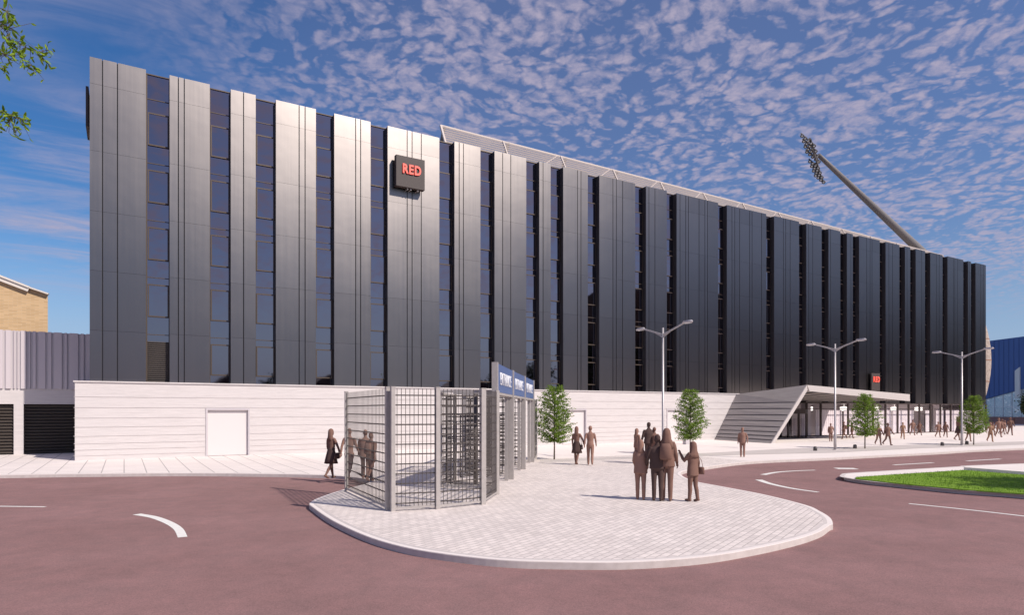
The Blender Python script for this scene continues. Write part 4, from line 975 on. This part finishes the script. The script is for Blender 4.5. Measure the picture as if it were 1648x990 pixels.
    if hair == 2:
        m_ = fold([(0, -.075, 1.36, .075, .035), (0, -.07, 1.45, .095, .05), (0, -.04, 1.56, .092, .08), (0, -.022, 1.66, .093, .098), (0, -.015, 1.74, .08, .095), (0, -.01, 1.78, .052, .062), (0, -.01, 1.80, .02, .02)], .05, 9); sub.append(m_.build('hair', body_m or m_pm, t_, True))
    if hood: m_ = fold([(0, -.03, 1.30, .19, .12), (0, -.03, 1.42, .17, .115), (0, -.03, 1.52, .115, .10), (0, -.02, 1.64, .10, .11), (0, -.015, 1.74, .085, .098), (0, -.01, 1.785, .05, .06), (0, -.01, 1.80, .02, .02)], .04, 6); sub.append(m_.build('headscarf', body_m or m_pm, t_, True))
    if bag:
        bx, by, bz = bag; m_ = MB(); m_.loft([(bx, by, bz, .045, .13), (bx, by, bz + .02, .06, .15), (bx, by, bz + .2, .055, .14), (bx, by, bz + .22, .03, .11)], 14)
        m_.tube([(bx, by - .1, bz + .2), (bx * .9, by - .06, bz + .42), (bx * .75, 0, 1.43), (bx * .9, by + .06, bz + .42), (bx, by + .1, bz + .2)], .008, 6); sub.append(m_.build('bag', cm, t_, True))
    if back: m_ = MB(); m_.loft([(0, -.20, 1.02, .12, .07), (0, -.21, 1.06, .15, .10), (0, -.20, 1.32, .14, .095), (0, -.18, 1.42, .10, .06)], 16); sub.append(m_.build('backpack', cm, t_, True))
    t_['_z'] = zmin
    for ch in [o] + sub: ch.location.z = -zmin
    return t_
P = {}
P['woman_skirt'] = figure('p', .55, ((6, 10, 16), (8, 26, 10)), skirt=.55, hair=2, fem=True, body_m=m_pm, cloth_m=m_pd, bag=(.22, .05, .72))
P['man_walk'] = figure('p', .5, ((-16, 12, 10), (14, 12, 20)), hair=1, body_m=m_pl)
P['man_coat'] = figure('p', .6, ((18, 10, 20), (-18, 14, 12)), coat=.80, hair=1, body_m=m_pl, wide=1.06)
P['woman_jacket'] = figure('p', .1, ((10, 8, 55), (6, 8, 40)), coat=.78, hair=2, fem=True, body_m=m_pl)
P['man_stand'] = figure('p', .06, ((4, 14, 30), (4, 14, 25)), coat=.86, hair=1, body_m=m_pd, wide=1.08)
P['woman_scarf'] = figure('p', .05, ((8, 16, 50), (4, 12, 20)), coat=.84, hood=True, fem=True, body_m=m_pm, back=True, cloth_m=m_pm)
P['woman_phone'] = figure('p', .16, ((40, 6, 105), (-6, 12, 14)), coat=.76, hood=True, fem=True, body_m=m_pm, bag=(.25, -.08, .80), cloth_m=m_pm)
P['man_pockets'] = figure('p', .0, ((-6, 20, 42), (-6, 12, 16)), coat=.84, hair=1, body_m=m_pl)
P['walker_bag'] = figure('p', .65, ((22, 9, 22), (-22, 9, 14)), coat=.74, hair=1, body_m=m_pm, back=True, cloth_m=m_pm)
P['woman_walk'] = figure('p', .6, ((20, 9, 22), (-20, 9, 14)), coat=.72, hair=2, fem=True, body_m=m_pm)
P['tan_walk'] = figure('p', .6, ((20, 9, 22), (-20, 9, 14)), hair=1, body_m=m_po)
used = set()
def person(kind, px, fy, hy, yaw, label, group=None, z=0.0):
    o = P[kind] if kind not in used else copy_tree(P[kind]); used.add(kind)
    if '_z' in o: del o['_z']
    p = gp(px, fy, z); t_ = F * (CAMH - z) / (fy - HY); s_ = (fy - hy) / F * t_ / 1.78
    o.location = (p.x, p.y, .006); o.scale = (s_, s_, s_); o.rotation_euler = (0, 0, -TH - R(yaw)); o['label'] = label; o['category'] = 'person'
    if group: o['group'] = group
# yaw 0 = seen from behind, 90 = facing right, 180 = facing the viewer, 270 = facing left
person('woman_skirt', 533, 771, 691, 30, 'person in a dark skirt with a round bag walking left of the mesh fence')
person('man_walk', 562, 773, 690, 10, 'bare armed person walking behind the left fence post beside the dark skirt')
person('man_coat', 588, 772, 692, 350, 'person in a coat seen through the left mesh panel, left of two side by side')
person('walker_bag', 597, 776, 697, 20, 'person with a backpack seen through the left mesh panel, nearest its middle')
person('woman_skirt', 928, 748.5, 687, 20, 'person in a dark skirt holding hands between slim tree and white door')
person('man_walk', 950, 749, 686, 8, 'slim light brown person with one arm out walking right of the white door')
person('woman_jacket', 1025, 745, 691, 60, 'shorter long haired person facing the tall one at the back of the group')
person('man_stand', 1044, 747, 681, 355, 'tall dark person at the back of the standing group left of the backpack')
person('walker_bag', 1053, 747, 688, 350, 'person with a backpack close behind the dark tall one near the lamp pole')
person('woman_jacket', 1031, 805, 710, 10, 'front person with long hair and a light jacket at the left of the standing group')
person('man_stand', 1058, 807, 702, 5, 'front person in dark brown standing left of the lamp pole')
person('woman_scarf', 1073, 807, 692, 20, 'front person in a headscarf with a backpack standing right of the lamp pole')
person('woman_phone', 1115, 808, 713, 325, 'person in a headscarf with one arm raised and a bag at the hip')
person('man_pockets', 1195, 736, 689, 200, 'lone standing person in front of the leaning boarded canopy side')
person('man_pockets', 1337, 711, 682, 190, 'standing person left of the lamp pole in front of the canopy')
person('walker_bag', 1358, 707, 679, 270, 'walking person in front of the shopfront just right of the lamp by the canopy')
person('woman_walk', 1371, 706, 681, 90, 'walking person half hidden behind the left side of the third slim tree')
person('man_coat', 1414, 716.5, 683, 180, 'person in a coat partly behind the right side of the third slim tree')
person('walker_bag', 1429, 717, 681, 165, 'bulky person with a backpack right of the third slim tree')
person('tan_walk', 1453, 707.5, 680, 200, 'tan coloured slim person walking in front of the shopfront')
person('man_coat', 1469, 701, 676, 180, 'left person of the pair close to the narrow glass door')
person('woman_walk', 1480, 701, 678, 175, 'right person of the pair close to the narrow glass door')
person('man_coat', 1510, 704.5, 679, 180, 'left person of the pair in front of the dark interior right of the glass door')
person('walker_bag', 1522, 704.5, 679, 200, 'right person of the pair in front of the dark interior right of the glass door')
person('woman_skirt', 1542, 709, 672, 90, 'person in a skirt half hidden behind the far right lamp pole')
person('man_walk', 1559, 711, 682, 180, 'person mostly hidden behind the crown of the rightmost slim tree')
person('tan_walk', 1594, 711.5, 680, 190, 'tan coloured person just right of the rightmost slim tree, leading its pair')
person('woman_walk', 1598, 701, 680, 180, 'darker person walking close behind the tan one by the rightmost slim tree')
person('man_coat', 1607.5, 704, 673, 185, 'front left person of the trio walking before the red plinth')
person('woman_walk', 1613, 699.5, 675, 170, 'middle person of the trio walking before the red plinth')
person('man_walk', 1617, 698.5, 677, 160, 'rearmost person of the trio walking before the red plinth')
person('walker_bag', 1626, 701, 672, 200, 'single person with a backpack walking right of the trio')
person('man_coat', 1632, 683.5, 671.5, 180, 'left one of two tiny far people by the red plinth')
person('woman_walk', 1635.5, 682.5, 672, 180, 'right one of two tiny far people by the red plinth')

# ------------------------------------------------------------------ across the road behind the viewer: seen only mirrored in the glass
def house(x, y, w_, d_, h, rz, label):
    t_ = thing('terraced_house', label, 'house', (x, y, -.16), rz, 'houses across the road mirrored in the glass')
    mb = MB(); mb.box(-w_ / 2, w_ / 2, -d_ / 2, d_ / 2, 0, h); mb.build('wall', m_house, t_)
    mb = MB(); r0 = d_ / 2 + .3; vs = [(-w_ / 2 - .3, -r0, h - .1), (w_ / 2 + .3, -r0, h - .1), (w_ / 2 + .3, r0, h - .1), (-w_ / 2 - .3, r0, h - .1), (0, -r0, h + w_ * .32), (0, r0, h + w_ * .32)]
    mb.add(vs, [(0, 1, 4), (3, 5, 2), (0, 4, 5, 3), (1, 2, 5, 4), (0, 3, 2, 1)]); rf = mb.build('roof', m_roof, t_)
    mb = MB(); mb.box(w_ * .2, w_ * .2 + .7, -.5, .5, h, h + w_ * .32 + .9); mb.build('chimney', m_house, rf)
    for i in (-1, 1):
        for z in (1.0, 3.6):
            mb = MB(); mb.box(i * w_ * .25 - .5, i * w_ * .25 + .5, d_ / 2 + .005, d_ / 2 + .06, z, z + 1.2); mb.build('window', m_winpane, t_)
    mb = MB(); mb.box(-.45, .45, d_ / 2 + .005, d_ / 2 + .06, .1, 2.1); mb.build('door', m_groove, t_)
k = 0
for x, y, w_, h in ((-34, -34, 9, 5.2), (-20, -36, 9, 5.2), (-3, -35, 8, 5), (14, -34, 9, 5.4), (28, -32, 9, 5.4), (41, -31, 9, 5.6), (53, -30, 9, 5.6)):
    house(x, y, w_, 9, h, 0, 'brick gabled house across the road, number %s along from the left' % ['one', 'two', 'three', 'four', 'five', 'six', 'seven'][k]); k += 1
fb = thing('apartment_block', 'tall dark brick apartment block far to the right across the road, mirrored in the glass', 'building', (120, -14, -.16), R(14))
mb = MB(); mb.box(-44, 70, -8, 8, 0, 25); mb.build('wall', m_block_b, fb)
for i in range(18):
    mb = MB()
    for j in range(8): mb.box(-42 + i * 6.1, -39.8 + i * 6.1, 8.005, 8.1, 1.4 + j * 3, 2.9 + j * 3)
    mb.build('window', m_winpane, fb)
for i, (x, y, H) in enumerate(((66, -26, 13), (73, -22, 16), (5, -27, 8), (21, -30, 9), (84, -16, 17), (60, -29, 10))):
    big_tree('roadside_tree', ['tree across the road beside the tall dark block', 'taller tree in front of the dark block corner', 'small tree between two gabled houses across the road', 'round tree between the middle gabled houses', 'tallest tree before the dark apartment block', 'lower tree at the end of the gabled houses'][i], (x, y, -.16), H, H * .3, 40 + i, m_leafdark, .55, 3000, 'trees across the road')
